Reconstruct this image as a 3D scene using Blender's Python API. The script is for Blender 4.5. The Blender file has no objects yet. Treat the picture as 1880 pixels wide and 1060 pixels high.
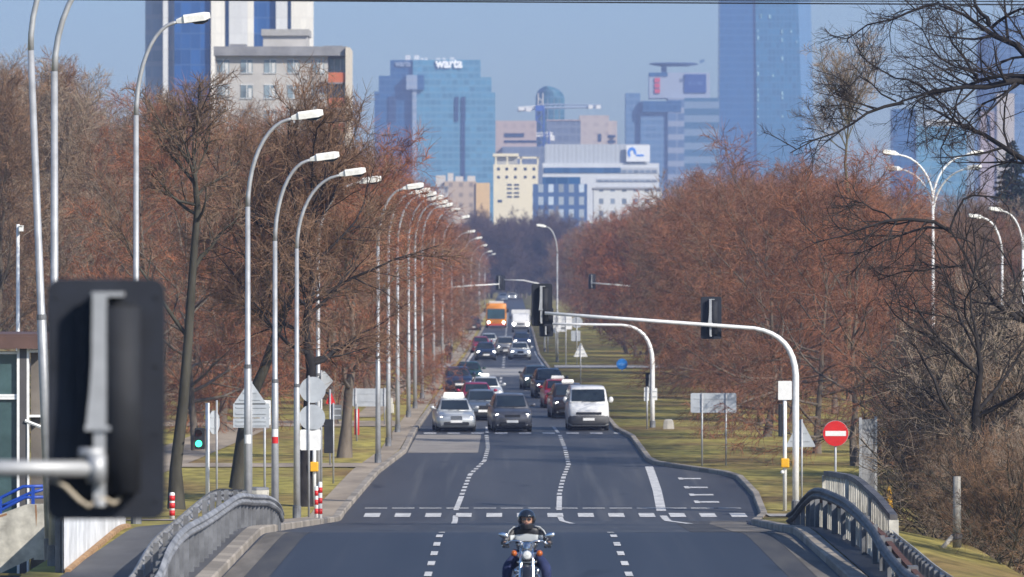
import bpy, math, random
import numpy as np
from mathutils import Vector, Matrix

# ------------------------------------------------------------------ camera, sky, sun, exposure
SC = bpy.context.scene
COL = SC.collection
FPX = 10444.4          # focal length in photo pixels (200 mm lens, photo 1880 px wide)
CZ = 7.0               # height of the lens above the street
HY = 510.0             # image row of the horizon

cam_d = bpy.data.cameras.new('camera')
cam = bpy.data.objects.new('camera', cam_d); COL.objects.link(cam)
cam.location = (0, 0, CZ); cam.rotation_euler = (math.radians(90), 0, 0)
cam_d.lens = 200.0; cam_d.sensor_width = 36.0; cam_d.sensor_fit = 'HORIZONTAL'
cam_d.shift_y = -(530 - HY) / 1880.0
cam_d.clip_start = 0.5; cam_d.clip_end = 20000
cam_d.dof.use_dof = True; cam_d.dof.focus_distance = 135.0; cam_d.dof.aperture_fstop = 3.8
SC.camera = cam

SUN_EL, SUN_AZ = math.radians(34), math.radians(133)      # azimuth clockwise from the view direction
wd = bpy.data.worlds.new('World'); SC.world = wd; wd.use_nodes = True
nt = wd.node_tree; nt.nodes.clear()
sky = nt.nodes.new('ShaderNodeTexSky'); sky.sky_type = 'NISHITA'; sky.sun_disc = False
sky.sun_elevation = SUN_EL; sky.sun_rotation = SUN_AZ
sky.air_density = 1.0; sky.dust_density = 1.0; sky.ozone_density = 7.5
bg = nt.nodes.new('ShaderNodeBackground'); bg.inputs['Strength'].default_value = 0.086
wo = nt.nodes.new('ShaderNodeOutputWorld')
nt.links.new(sky.outputs[0], bg.inputs['Color']); nt.links.new(bg.outputs[0], wo.inputs['Surface'])

sd = bpy.data.lights.new('sun', 'SUN'); sd.energy = 3.6; sd.angle = math.radians(0.5); sd.color = (1.0, 0.93, 0.83)
so = bpy.data.objects.new('sun', sd); COL.objects.link(so)
sv = Vector((math.sin(SUN_AZ) * math.cos(SUN_EL), math.cos(SUN_AZ) * math.cos(SUN_EL), math.sin(SUN_EL)))
so.rotation_euler = (-sv).to_track_quat('-Z', 'Y').to_euler()
so.location = sv * 200

SC.view_settings.view_transform = 'Standard'; SC.view_settings.look = 'None'
SC.view_settings.exposure = 0.7; SC.view_settings.gamma = 1.0
SC.render.engine = 'CYCLES'
SC.cycles.max_bounces = 5; SC.cycles.diffuse_bounces = 2; SC.cycles.glossy_bounces = 2
SC.cycles.transmission_bounces = 3; SC.cycles.volume_bounces = 0; SC.cycles.transparent_max_bounces = 6
SC.cycles.use_denoising = True

# ------------------------------------------------------------------ helpers
def W(px, py, s):
    """photo pixel at scale s (px per metre) -> point in the place"""
    return Vector(((px - 940) / s, FPX / s, CZ + (HY - py) / s))

def tag(o, label=None, cat=None, group=None, kind=None):
    if label: o['label'] = label
    if cat: o['category'] = cat
    if group: o['group'] = group
    if kind: o['kind'] = kind
    return o

def thing(name, label, cat, loc=(0, 0, 0), rz=0.0, group=None):
    o = bpy.data.objects.new(name, None); COL.objects.link(o)
    o.location = loc; o.rotation_euler = (0, 0, rz); o.empty_display_size = 0.3
    return tag(o, label, cat, group)

def kids(o):
    return [c for c in COL.objects if c.parent == o]

KIDS = {}
def copy_tree(o, parent=None):
    c = o.copy(); COL.objects.link(c)
    if parent is not None:
        c.parent = parent; KIDS.setdefault(parent.name, []).append(c)
    for ch in list(KIDS.get(o.name, [])):
        copy_tree(ch, c)
    return c

def link(name, me, mat, parent=None, smooth=False, bevel=0.0):
    o = bpy.data.objects.new(name, me); COL.objects.link(o)
    if mat is not None and not me.materials: me.materials.append(mat)
    if parent is not None:
        o.parent = parent; KIDS.setdefault(parent.name, []).append(o)
    if smooth:
        me.polygons.foreach_set('use_smooth', [True] * len(me.polygons))
    if bevel:
        b = o.modifiers.new('bevel', 'BEVEL'); b.width = bevel; b.segments = 2; b.limit_method = 'ANGLE'
    return o

class MB:
    def __init__(self): self.v = []; self.f = []
    def add(self, vs, fs):
        n = len(self.v); self.v += [tuple(p) for p in vs]; self.f += [tuple(i + n for i in q) for q in fs]; return self
    def box(self, x0, x1, y0, y1, z0, z1, M=None):
        vs = [Vector(p) for p in ((x0, y0, z0), (x1, y0, z0), (x1, y1, z0), (x0, y1, z0), (x0, y0, z1), (x1, y0, z1), (x1, y1, z1), (x0, y1, z1))]
        if M is not None: vs = [M @ p for p in vs]
        return self.add(vs, [(3, 2, 1, 0), (4, 5, 6, 7), (0, 1, 5, 4), (1, 2, 6, 5), (2, 3, 7, 6), (3, 0, 4, 7)])
    def tube(self, pts, r, n=8, cap=True):
        pts = [Vector(p) for p in pts]; k = len(pts)
        rs = list(r) if hasattr(r, '__len__') else [r] * k
        vs = []; up = None
        for i, p in enumerate(pts):
            t = (pts[min(i + 1, k - 1)] - pts[max(i - 1, 0)]).normalized()
            if up is None:
                a = Vector((0, 0, 1)) if abs(t.z) < .9 else Vector((0, 1, 0)); u = t.cross(a).normalized()
            else:
                u = (up - t * up.dot(t)).normalized()
            up = u; w = t.cross(u)
            for j in range(n):
                a = 2 * math.pi * j / n
                vs.append(p + (u * math.cos(a) + w * math.sin(a)) * rs[i])
        fs = [(i * n + j, i * n + (j + 1) % n, (i + 1) * n + (j + 1) % n, (i + 1) * n + j) for i in range(k - 1) for j in range(n)]
        if cap: fs += [tuple(range(n - 1, -1, -1)), tuple((k - 1) * n + j for j in range(n))]
        return self.add(vs, fs)
    def loft(self, rings, cap=True):
        n = len(rings[0]); k = len(rings); vs = [p for r in rings for p in r]
        fs = [(i * n + j, i * n + (j + 1) % n, (i + 1) * n + (j + 1) % n, (i + 1) * n + j) for i in range(k - 1) for j in range(n)]
        if cap: fs += [tuple(range(n - 1, -1, -1)), tuple((k - 1) * n + j for j in range(n))]
        return self.add(vs, fs)
    def prism(self, poly, y0, y1, M=None):
        """poly in (x, z), extruded along y"""
        a = [Vector((x, y0, z)) for x, z in poly]; b = [Vector((x, y1, z)) for x, z in poly]
        if M is not None: a = [M @ p for p in a]; b = [M @ p for p in b]
        return self.loft([a, b])
    def ball(self, c, r, n=12, m=8, M=None):
        r = r if hasattr(r, '__len__') else (r, r, r); rings = []
        for i in range(m + 1):
            a = math.pi * min(max(i / m, .02), .98) - math.pi / 2
            ring = [Vector((r[0] * math.cos(a) * math.cos(2 * math.pi * j / n), r[1] * math.cos(a) * math.sin(2 * math.pi * j / n), r[2] * math.sin(a))) for j in range(n)]
            if M is not None: ring = [M @ p for p in ring]
            rings.append([p + Vector(c) for p in ring])
        return self.loft(rings)
    def build(self, name, mat, parent=None, smooth=False, bevel=0.0):
        me = bpy.data.meshes.new(name); me.from_pydata(self.v, [], self.f); me.update()
        return link(name, me, mat, parent, smooth, bevel)

def circle(r, n=24, cx=0, cz=0, a0=0.0):
    return [(cx + r * math.cos(a0 + 2 * math.pi * i / n), cz + r * math.sin(a0 + 2 * math.pi * i / n)) for i in range(n)]

def rrect(w, h, r, cx=0, cz=0, n=5):
    out = []
    for sx, sz, a0 in ((1, 1, 0), (-1, 1, 90), (-1, -1, 180), (1, -1, 270)):
        for i in range(n + 1):
            a = math.radians(a0 + 90 * i / n)
            out.append((cx + sx * (w / 2 - r) + r * math.cos(a), cz + sz * (h / 2 - r) + r * math.sin(a)))
    return out

# ------------------------------------------------------------------ materials
def mat(name, col, rough=0.7, metal=0.0, var=0.12, scale=4.0, bump=0.0, col2=None, emit=0.0, coat=0.0, spec=None, stretch=None, detail=6, rnd=0.0, rcol=None):
    m = bpy.data.materials.new(name); m.use_nodes = True
    t = m.node_tree; b = t.nodes['Principled BSDF']
    b.inputs['Roughness'].default_value = rough; b.inputs['Metallic'].default_value = metal
    if spec is not None: b.inputs['Specular IOR Level'].default_value = spec
    if coat: b.inputs['Coat Weight'].default_value = coat; b.inputs['Coat Roughness'].default_value = 0.06
    tc = t.nodes.new('ShaderNodeTexCoord'); mp = t.nodes.new('ShaderNodeMapping')
    if stretch: mp.inputs['Scale'].default_value = stretch
    nz = t.nodes.new('ShaderNodeTexNoise'); nz.inputs['Scale'].default_value = scale; nz.inputs['Detail'].default_value = detail
    nz.inputs['Roughness'].default_value = 0.62
    t.links.new(tc.outputs['Object'], mp.inputs[0]); t.links.new(mp.outputs[0], nz.inputs['Vector'])
    rp = t.nodes.new('ShaderNodeValToRGB'); e = rp.color_ramp.elements
    c2 = col2 or tuple(min(1, c * (1 + var)) for c in col); c1 = col if col2 else tuple(c * (1 - var) for c in col)
    e[0].position = 0.34; e[1].position = 0.66; e[0].color = (*c1, 1); e[1].color = (*c2, 1)
    t.links.new(nz.outputs['Fac'], rp.inputs[0]); out = rp.outputs[0]
    if rnd:
        oi = t.nodes.new('ShaderNodeObjectInfo'); mx = t.nodes.new('ShaderNodeMix'); mx.data_type = 'RGBA'
        mu = t.nodes.new('ShaderNodeMath'); mu.operation = 'MULTIPLY'; mu.inputs[1].default_value = rnd
        t.links.new(oi.outputs['Random'], mu.inputs[0]); t.links.new(mu.outputs[0], mx.inputs['Factor'])
        t.links.new(out, mx.inputs['A']); mx.inputs['B'].default_value = (*(rcol or col), 1); out = mx.outputs['Result']
    t.links.new(out, b.inputs['Base Color'])
    if emit: b.inputs['Emission Color'].default_value = (*col, 1); b.inputs['Emission Strength'].default_value = emit
    if bump:
        bp = t.nodes.new('ShaderNodeBump'); bp.inputs['Strength'].default_value = bump; bp.inputs['Distance'].default_value = 0.02
        t.links.new(nz.outputs['Fac'], bp.inputs['Height']); t.links.new(bp.outputs[0], b.inputs['Normal'])
    return m

def facade(name, glass, frame, bay, floor, mu=0.12, mv=0.25, rough=0.25, var=0.35, off=(0, 0), lit=None):
    """curtain wall: panes in a grid of frames, panes differ a little from one another"""
    m = bpy.data.materials.new(name); m.use_nodes = True; t = m.node_tree; N = t.nodes.new; L = t.links.new
    b = t.nodes['Principled BSDF']; tc = N('ShaderNodeTexCoord'); sp = N('ShaderNodeSeparateXYZ'); L(tc.outputs['Object'], sp.inputs[0])
    def mth(op, a, c=None):
        n = N('ShaderNodeMath'); n.operation = op
        for i, q in enumerate((a, c)):
            if q is None: continue
            if isinstance(q, (int, float)): n.inputs[i].default_value = q
            else: L(q, n.inputs[i])
        return n.outputs[0]
    u = mth('DIVIDE', mth('ADD', mth('ADD', sp.outputs[0], sp.outputs[1]), off[0] + 1000 * bay), bay)
    v = mth('DIVIDE', mth('ADD', sp.outputs[2], off[1] + 100 * floor), floor)
    fu, fv = mth('FRACT', u), mth('FRACT', v)
    msk = mth('MULTIPLY', mth('GREATER_THAN', fu, mu), mth('GREATER_THAN', fv, mv))
    cb = N('ShaderNodeCombineXYZ'); L(mth('FLOOR', u), cb.inputs[0]); L(mth('FLOOR', v), cb.inputs[1])
    wn = N('ShaderNodeTexWhiteNoise'); wn.noise_dimensions = '2D'; L(cb.outputs[0], wn.inputs['Vector'])
    rp = N('ShaderNodeValToRGB'); e = rp.color_ramp.elements
    e[0].color = (*[c * (1 - var) for c in glass], 1); e[1].color = (*[min(1, c * (1 + var)) for c in glass], 1)
    if lit:
        k = e.new(0.93); k.color = e[1].color; k = e.new(0.95); k.color = (*lit, 1); e[-1].color = (*lit, 1)
    L(wn.outputs['Value'], rp.inputs[0])
    mx = N('ShaderNodeMix'); mx.data_type = 'RGBA'; L(msk, mx.inputs['Factor']); mx.inputs['A'].default_value = (*frame, 1); L(rp.outputs[0], mx.inputs['B'])
    L(mx.outputs['Result'], b.inputs['Base Color'])
    rr = N('ShaderNodeMix'); L(msk, rr.inputs['Factor']); rr.inputs['A'].default_value = 0.7; rr.inputs['B'].default_value = rough
    L(rr.outputs['Result'], b.inputs['Roughness'])
    return m

galv = mat('galvanised_steel', (0.42, 0.43, 0.44), 0.5, 0.35, 0.18, 3.0)
galv_d = mat('weathered_zinc', (0.17, 0.175, 0.185), 0.65, 0.2, 0.4, 2.0)
galv_m = mat('dull_zinc', (0.27, 0.275, 0.285), 0.6, 0.25, 0.45, 1.6)
rail_dk = mat('rail_in_shade', (0.105, 0.10, 0.10), 0.6, 0.2, 0.5, 1.6)  # shade on the right-hand rails put into a dark colour
white_metal = mat('white_painted_metal', (0.84, 0.84, 0.82), 0.45, 0.1, 0.1, 5.0)
lamp_cream = mat('lamp_housing', (0.80, 0.79, 0.73), 0.5, 0.0, 0.15, 6.0)
sign_back = mat('sign_back_zinc', (0.44, 0.47, 0.50), 0.55, 0.1, 0.12, 2.5)
black_pl = mat('black_plastic', (0.014, 0.016, 0.021), 0.78, 0, 0.3, 6.0)
navy_pl = mat('black_powder_coat', (0.012, 0.015, 0.024), 0.6, 0, 0.25, 5.0)
rubber = mat('rubber', (0.02, 0.02, 0.02), 0.85, 0, 0.3, 12)
chrome = mat('chrome', (0.8, 0.8, 0.8), 0.12, 1.0, 0.05, 5)
glass_dk = mat('dark_glass', (0.02, 0.028, 0.035), 0.06, 0, 0.3, 2.0, spec=0.7)
concrete = mat('concrete', (0.36, 0.34, 0.30), 0.85, 0, 0.25, 1.3, 0.2)
concrete_l = mat('pale_concrete', (0.50, 0.48, 0.42), 0.85, 0, 0.4, 2.2, 0.2)
rust = mat('rusty_steel', (0.10, 0.045, 0.03), 0.85, 0.2, 0.4, 6)
red_p = mat('red_paint', (0.62, 0.02, 0.018), 0.45, 0, 0.08, 6)
white_p = mat('white_paint', (0.80, 0.80, 0.78), 0.5, 0, 0.08, 6)
yellow_p = mat('yellow_paint', (0.80, 0.42, 0.02), 0.45, 0, 0.1, 6)
amber = mat('amber_lens', (0.42, 0.10, 0.015), 0.2, 0, 0.1, 8)
head_on = mat('headlamp_lit', (1.0, 0.97, 0.9), 0.2, emit=9.0, var=0.02)
head_off = mat('headlamp_clear', (0.62, 0.64, 0.66), 0.12, 0.3, 0.2, 12)
green_on = mat('green_light_lit', (0.05, 0.9, 0.45), 0.3, emit=2.2, var=0.02)
lens_dk = mat('signal_lens_unlit', (0.05, 0.012, 0.012), 0.2, 0, 0.2, 8)
# ------------------------------------------------------------------ the setting: road, ground, paths
_D = np.concatenate([np.arange(40, 300, 1.0), np.arange(300, 800, 4.0), np.arange(800, 1500.1, 20.0)])
_raw = np.interp(np.arange(0, 1600, 0.5), [0, 90, 114, 170, 200, 250, 500, 700, 1000, 1600], [1.84, 1.84, 1.87, -0.27, -0.05, 0.12, 0.15, 0.85, 1.9, 3.4])
_k = np.hanning(17); _k /= _k.sum()
_sm = np.convolve(np.pad(_raw, 8, mode='edge'), _k, mode='valid')
_ZD = np.interp(_D, np.arange(0, 1600, 0.5), _sm)
def zr(d): return float(np.interp(d, _D, _ZD))
def Lk(d): return float(np.interp(d, [0, 118, 174, 205, 226, 250, 500, 700, 1500], [-5.0, -5.0, -5.12, -4.75, -4.2, -4.25, -3.8, -3.4, -3.4]))
def Rk(d): return float(np.interp(d, [0, 119, 150, 170, 172, 186, 199, 203, 213, 217, 244, 256, 300, 400, 500, 700, 1500], [5.65, 5.65, 6.3, 7.3, 7.5, 7.85, 7.85, 7.5, 5.3, 5.1, 5.05, 4.6, 4.4, 2.8, 2.25, 2.3, 2.3]))
def low(d): return float(np.interp(d, [0, 135, 190, 260], [-0.6, -0.6, zr(190) - 0.1, zr(260)]))
def zg(X, d):
    """top of the ground beside the road"""
    z = zr(d)
    if X < 0:
        k = float(np.interp(d, [114, 128], [0, 1])); a = float(np.interp(X, [-9.1 - 9.9 * k, -8.3 - 4.2 * k], [1, 0]))
    else: a = float(np.interp(X, [8.2, 12.5], [0, 1]))
    lo = min(low(d), z) if d < 190 else z
    a = a * a * (3 - 2 * a)
    return z + 0.11 + (lo - z) * a

def strip(mb, pts, w, dz, step=1.0, zf=None):
    """flat band of width w (across X for lines running along the road) following the road surface; pts = [(X, d), ...]"""
    zf = zf or (lambda X, d: zr(d))
    P = []
    for (x0, d0), (x1, d1) in zip(pts[:-1], pts[1:]):
        n = max(1, int(math.ceil(abs(d1 - d0) / step)))
        for i in range(n): P.append((x0 + (x1 - x0) * i / n, d0 + (d1 - d0) * i / n))
    P.append(pts[-1])
    vs = []
    for x, d in P:
        vs += [(x - w / 2, d, zf(x - w / 2, d) + dz), (x + w / 2, d, zf(x + w / 2, d) + dz)]
    mb.add(vs, [(2 * i, 2 * i + 1, 2 * i + 3, 2 * i + 2) for i in range(len(P) - 1)])

def patch(mb, x0, x1, d0, d1, dz, zf=None, step=1.0, nx=1):
    zf = zf or (lambda X, d: zr(d))
    ds = np.linspace(d0, d1, max(2, int(math.ceil((d1 - d0) / step)) + 1)); xs = np.linspace(x0, x1, nx + 1)
    vs = [(x, d, zf(x, d) + dz) for d in ds for x in xs]; n = nx + 1
    mb.add(vs, [(i * n + j, i * n + j + 1, (i + 1) * n + j + 1, (i + 1) * n + j) for i in range(len(ds) - 1) for j in range(nx)])

def asphalt(name, dark, light, track):
    m = bpy.data.materials.new(name); m.use_nodes = True; t = m.node_tree; N = t.nodes.new; L = t.links.new
    b = t.nodes['Principled BSDF']; b.inputs['Roughness'].default_value = .6; tc = N('ShaderNodeTexCoord')
    def nz(sc, det, st, lo, hi):
        mp = N('ShaderNodeMapping'); mp.inputs['Scale'].default_value = st; n = N('ShaderNodeTexNoise'); n.inputs['Scale'].default_value = sc; n.inputs['Detail'].default_value = det
        L(tc.outputs['Object'], mp.inputs[0]); L(mp.outputs[0], n.inputs['Vector']); r = N('ShaderNodeMapRange'); r.inputs['From Min'].default_value = lo; r.inputs['From Max'].default_value = hi; L(n.outputs['Fac'], r.inputs[0]); return r.outputs[0]
    def mix(f, A, B):
        x = N('ShaderNodeMix'); x.data_type = 'RGBA'
        for k, q in (('Factor', f), ('A', A), ('B', B)):
            if isinstance(q, tuple): x.inputs[k].default_value = (*q, 1)
            elif isinstance(q, float): x.inputs[k].default_value = q
            else: L(q, x.inputs[k])
        return x.outputs['Result']
    c = mix(nz(.35, 6, (1.6, .10, 1), .36, .64), dark, light)                      # streaks along the lanes
    c = mix(nz(2.6, 3, (1.0, .012, 1), .55, .72), c, track)                        # paler wheel tracks
    c = mix(nz(.9, 4, (.55, .14, 1), .66, .70), c, tuple(q * .62 for q in dark))   # tar repairs
    c = mix(nz(30, 3, (1, .4, 1), .35, .65), c, tuple(q * 1.25 for q in light)) if False else c
    L(c, b.inputs['Base Color']); return m
asph_far = asphalt('asphalt_worn', (.040, .041, .046), (.062, .062, .065), (.080, .079, .078))
asph_near = asphalt('asphalt_dark', (.021, .026, .037), (.030, .036, .049), (.037, .042, .053))
asph_foot = mat('asphalt_footway', (0.085, 0.085, 0.088), 0.8, 0, 0.25, 0.9, stretch=(1, 0.3, 1))
pale_asph = mat('pale_asphalt', (0.27, 0.245, 0.215), 0.8, 0, 0.2, 0.8)
line_p = mat('road_paint', (0.40, 0.40, 0.40), 0.7, 0, 0.25, 2.6, col2=(0.74, 0.73, 0.70))
kerb_m = facade('kerb_stone', (0.29, 0.255, 0.21), (.10, .09, .08), 1.0, 50, .035, .0, .85, .28)
dirt_m = mat('dusty_pavement', (0.33, 0.27, 0.20), 0.9, 0, 0.25, 0.7, stretch=(1, 0.35, 1))

def ground_mat():
    m = bpy.data.materials.new('winter_grass'); m.use_nodes = True; t = m.node_tree; N = t.nodes.new; L = t.links.new
    b = t.nodes['Principled BSDF']; b.inputs['Roughness'].default_value = 0.95; b.inputs['Specular IOR Level'].default_value = 0.1
    tc = N('ShaderNodeTexCoord')
    def nz(sc, det, st):
        mp = N('ShaderNodeMapping'); mp.inputs['Scale'].default_value = st; n = N('ShaderNodeTexNoise'); n.inputs['Scale'].default_value = sc; n.inputs['Detail'].default_value = det
        L(tc.outputs['Object'], mp.inputs[0]); L(mp.outputs[0], n.inputs['Vector']); return n.outputs['Fac']
    r1 = N('ShaderNodeValToRGB'); e = r1.color_ramp.elements
    e[0].position = .35; e[0].color = (.21, .145, .065, 1); e[1].position = .66; e[1].color = (.33, .295, .085, 1); q = e.new(.5); q.color = (.28, .24, .08, 1)
    L(nz(.16, 5, (1, .6, 1)), r1.inputs[0])
    r2 = N('ShaderNodeValToRGB'); e = r2.color_ramp.elements; e[0].position = .3; e[0].color = (.55, .55, .55, 1); e[1].position = .7; e[1].color = (1.35, 1.3, 1.2, 1)
    L(nz(1.6, 8, (1, .5, 1)), r2.inputs[0])
    mx = N('ShaderNodeMix'); mx.data_type = 'RGBA'; mx.blend_type = 'MULTIPLY'; mx.inputs['Factor'].default_value = 1
    L(r1.outputs[0], mx.inputs['A']); L(r2.outputs[0], mx.inputs['B']); L(mx.outputs['Result'], b.inputs['Base Color'])
    return m
grass_m = ground_mat()

# ground: one sheet, sunk under the carriageway, a kerb's height above it elsewhere
cols_l = [-690, -480, -250, -120, -70, -45, -30, -24, -19, -17, -15.5, -14, -12.5, -10.5, -9.6, -9.1, -8.7, -8.3, -7.4]
cols_r = [7.6, 9.2, 9.8, 10.6, 11.4, 12.5, 15, 20, 28, 40, 60, 100, 250, 600, 880]
mb = MB(); ds = [float(d) for d in _D if d < 300 or True] + [2200.0, 3000.0, 3690.0]
ncol = len(cols_l) + 4 + len(cols_r)
for d in ds:
    dd = min(d, 1500.0); l, r = Lk(dd), Rk(dd)
    for x in cols_l: x = min(x, l - 0.4); mb.v.append((x, d, zg(x, dd)))
    mb.v += [(l - 0.12, d, zr(dd) + 0.09), (l + 0.02, d, zr(dd) - 0.12), (r - 0.02, d, zr(dd) - 0.12), (r + 0.12, d, zr(dd) + 0.09)]
    for x in cols_r: x = max(x, r + 0.4 + 0.001 * x); mb.v.append((x, d, zg(x, dd)))
mb.f = [(i * ncol + j, i * ncol + j + 1, (i + 1) * ncol + j + 1, (i + 1) * ncol + j) for i in range(len(ds) - 1) for j in range(ncol - 1)]
tag(mb.build('ground', grass_m, smooth=True), kind='structure')

def road_piece(name, d0, d1, m):
    mb = MB(); ds = [d0] + [float(d) for d in _D if d0 < d < d1] + [d1]
    for d in ds: mb.v += [(Lk(d), d, zr(d)), (Rk(d), d, zr(d))]
    mb.f = [(2 * i, 2 * i + 1, 2 * i + 3, 2 * i + 2) for i in range(len(ds) - 1)]
    return tag(mb.build(name, m, smooth=True), kind='structure')
road_piece('bridge_road', 40, 118.0, asph_near)
road_piece('road', 118.0, 1500, asph_far)

# kerbs
mb = MB()
for fn, sg in ((Lk, -1), (Rk, 1)):
    ds = [float(d) for d in _D if 60 <= d <= 700]
    rings = []
    for d in ds:
        x = fn(d); z = zr(d); w = 0.22 if d > 119 else 0.30
        rings.append([(x, d, z - .05), (x, d, z + .125), (x + sg * .03, d, z + .15), (x + sg * w, d, z + .15), (x + sg * w, d, z - .05)])
    mb.loft(rings)
tag(mb.build('kerb', kerb_m), kind='structure')

# footways and paths on the verges
zs = lambda X, d: zg(X, d)
mb = MB()
patch(mb, -7.6, -6.05, 60, 150, .022, zs, 1.0, 3)
patch(mb, 6.0, 7.3, 60, 118, .022, zs, 1.0, 2)
patch(mb, -6.0, -5.32, 60, 118, .016, zs, 1.0, 1)
tag(mb.build('footway', asph_foot), kind='structure')
mb = MB()
strip(mb, [(-5.65, 118.5), (-5.7, 174), (-5.35, 205), (-4.85, 226), (-4.85, 420)], 0.75, .02, 1.0, zs)
strip(mb, [(-4.85, 440), (-4.6, 600), (-4.3, 900)], 0.9, .03, 2.0, zs)
patch(mb, -16, -6.2, 145, 153, .02, zs, 1.0, 8)
strip(mb, [(-13.5, 150), (-14.5, 178), (-13.2, 215), (-12.0, 260)], 2.6, .024, 1.0, zs)
patch(mb, -26, -5.3, 207, 211, .03, zs, 1.0, 10)
patch(mb, -30, -5.3, 258, 268, .03, zs, 1.0, 10)
strip(mb, [(-7.0, 275), (-7.0, 420), (-6.2, 700)], 1.2, .03, 2.0, zs)
strip(mb, [(8.0, 119), (9.2, 160)], 0.0001, -.3, 1.0, zs)
tag(mb.build('path', dirt_m), kind='structure')
mb = MB(); patch(mb, 7.65, 8.9, 168.5, 171.5, .03, zs, 1.0, 2)
tag(mb.build('pavement', concrete), kind='structure')
mb = MB(); patch(mb, -4.15, -1.35, 226, 249, .006)
tag(mb.build('road_patch', pale_asph), kind='structure')
mb = MB(); patch(mb, -4.0, 2.6, 394, 432, .02, None, 2.0)
patch(mb, 3.2, 60, 424, 436, .035, zs, 2.0, 20); patch(mb, -60, -4.6, 424, 446, .035, zs, 2.0, 20)
tag(mb.build('side_road', mat('side_road_asphalt', (0.36, 0.35, 0.33), 0.75, 0, 0.15, 0.5)), kind='structure')
mb = MB()
strip(mb, [(Rk(120) - .55, 118.6), (Rk(150) - .6, 150), (Rk(168) - .8, 168)], 1.0, .010)
strip(mb, [(Rk(62) - .2, 62), (Rk(90) - .2, 90), (Rk(118) - .3, 117.8)], 0.36, .010)
strip(mb, [(Lk(62) + .2, 62), (Lk(90) + .2, 90), (Lk(118) + .25, 117.8)], 0.36, .010)
m2 = MB(); strip(m2, [(Rk(62) - .42, 62), (Rk(90) - .45, 90), (Rk(118) - .6, 117.8)], 0.8, .005); strip(m2, [(Lk(62) + .4, 62), (Lk(90) + .42, 90), (Lk(118) + .5, 117.8)], 0.76, .005)
strip(m2, [(Rk(120) - 1.0, 118.6), (Rk(150) - 1.0, 150), (Rk(168) - 1.2, 168)], 1.9, .005)
tag(m2.build('road_edge', mat('thin_dust', (0.035, 0.037, 0.044), .8, 0, .3, 1.0, stretch=(1.5, .2, 1), col2=(.075, .072, .068))), kind='structure')
tag(mb.build('road_dust', mat('dust_at_kerb', (0.145, 0.13, 0.11), 0.9, 0, 0.35, 1.2, stretch=(1.5, .2, 1))), kind='structure')

# painted markings
mk = MB()
for X0, X1 in ((-1.48, -1.44), (2.04, 2.02)):
    for d in np.arange(62, 117, 3.6): strip(mk, [(X0 + (X1 - X0) * (d - 62) / 55, d), (X0 + (X1 - X0) * (d + 1.4 - 62) / 55, d + 1.4)], .13, .011, .5)
def dash(pts, on, off, w):
    P = [Vector((x, d)) for x, d in pts]
    for a, b in zip(P[:-1], P[1:]):
        ln = abs(b.y - a.y); q = 0
        while q < ln:
            e = min(q + on, ln); p0 = a.lerp(b, q / ln); p1 = a.lerp(b, e / ln)
            strip(mk, [(p0.x, p0.y), (p1.x, p1.y)], w, .011, .5); q += on + off
strip(mk, [(-1.74, 176.5), (-1.65, 186)], .17, .011, .5)
dash([(-1.65, 187), (-1.5, 203), (-1.05, 217), (-0.98, 232), (-1.12, 249)], 1.3, 1.2, .16)
strip(mk, [(1.46, 176.5), (1.55, 186)], .17, .011, .5)
dash([(1.55, 187), (1.8, 200), (2.12, 213), (2.15, 232), (2.08, 249)], 1.3, 1.2, .16)
strip(mk, [(4.62, 176), (4.85, 190), (5.08, 211)], .30, .011, .5)
strip(mk, [(-1.72, 173), (-1.55, 152)], .16, .011, .5); strip(mk, [(1.45, 173), (1.62, 152)], .16, .011, .5); strip(mk, [(4.6, 173), (4.75, 152)], .22, .011, .5)
x = -4.5
while x < 7.2:                                            # broken line across the lanes
    patch(mk, x, x + .48, 172.2, 174.6, .011); x += .93
x = -4.6
while x < 7.3: patch(mk, x, x + .7, 177.6, 178.0, .011); x += .85
for d in (181.5, 186.5, 192, 199.0):                       # short bars of the side lane
    patch(mk, 5.95, 6.62, d, d + .9, .011); patch(mk, 5.83, 5.99, d - .35, d + 1.25, .013)
x = -3.9
while x < 4.9: patch(mk, x, x + .55, 250.5, 252.2, .011); x += 1.05
strip(mk, [(-1.1, 252), (-1.15, 262)], .14, .011, .5); strip(mk, [(2.05, 252), (1.9, 262)], .14, .011, .5)
for d in np.arange(300, 405, 12): strip(mk, [(-.75, d), (-.75, d + 7)], .16, .015, 1)
for d in np.arange(428, 900, 14): strip(mk, [(-.7, d), (-.65, d + 8)], .2, .02, 2)
strip(mk, [(-4.0, 300), (-3.95, 404)], .16, .015, 2); strip(mk, [(-3.7, 430), (-3.4, 560)], .22, .02, 2)
strip(mk, [(3.9, 300), (2.65, 405)], .18, .015, 2); strip(mk, [(2.55, 424), (2.1, 520)], .2, .02, 2)
tag(mk.build('road_markings', line_p), kind='structure')
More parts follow.
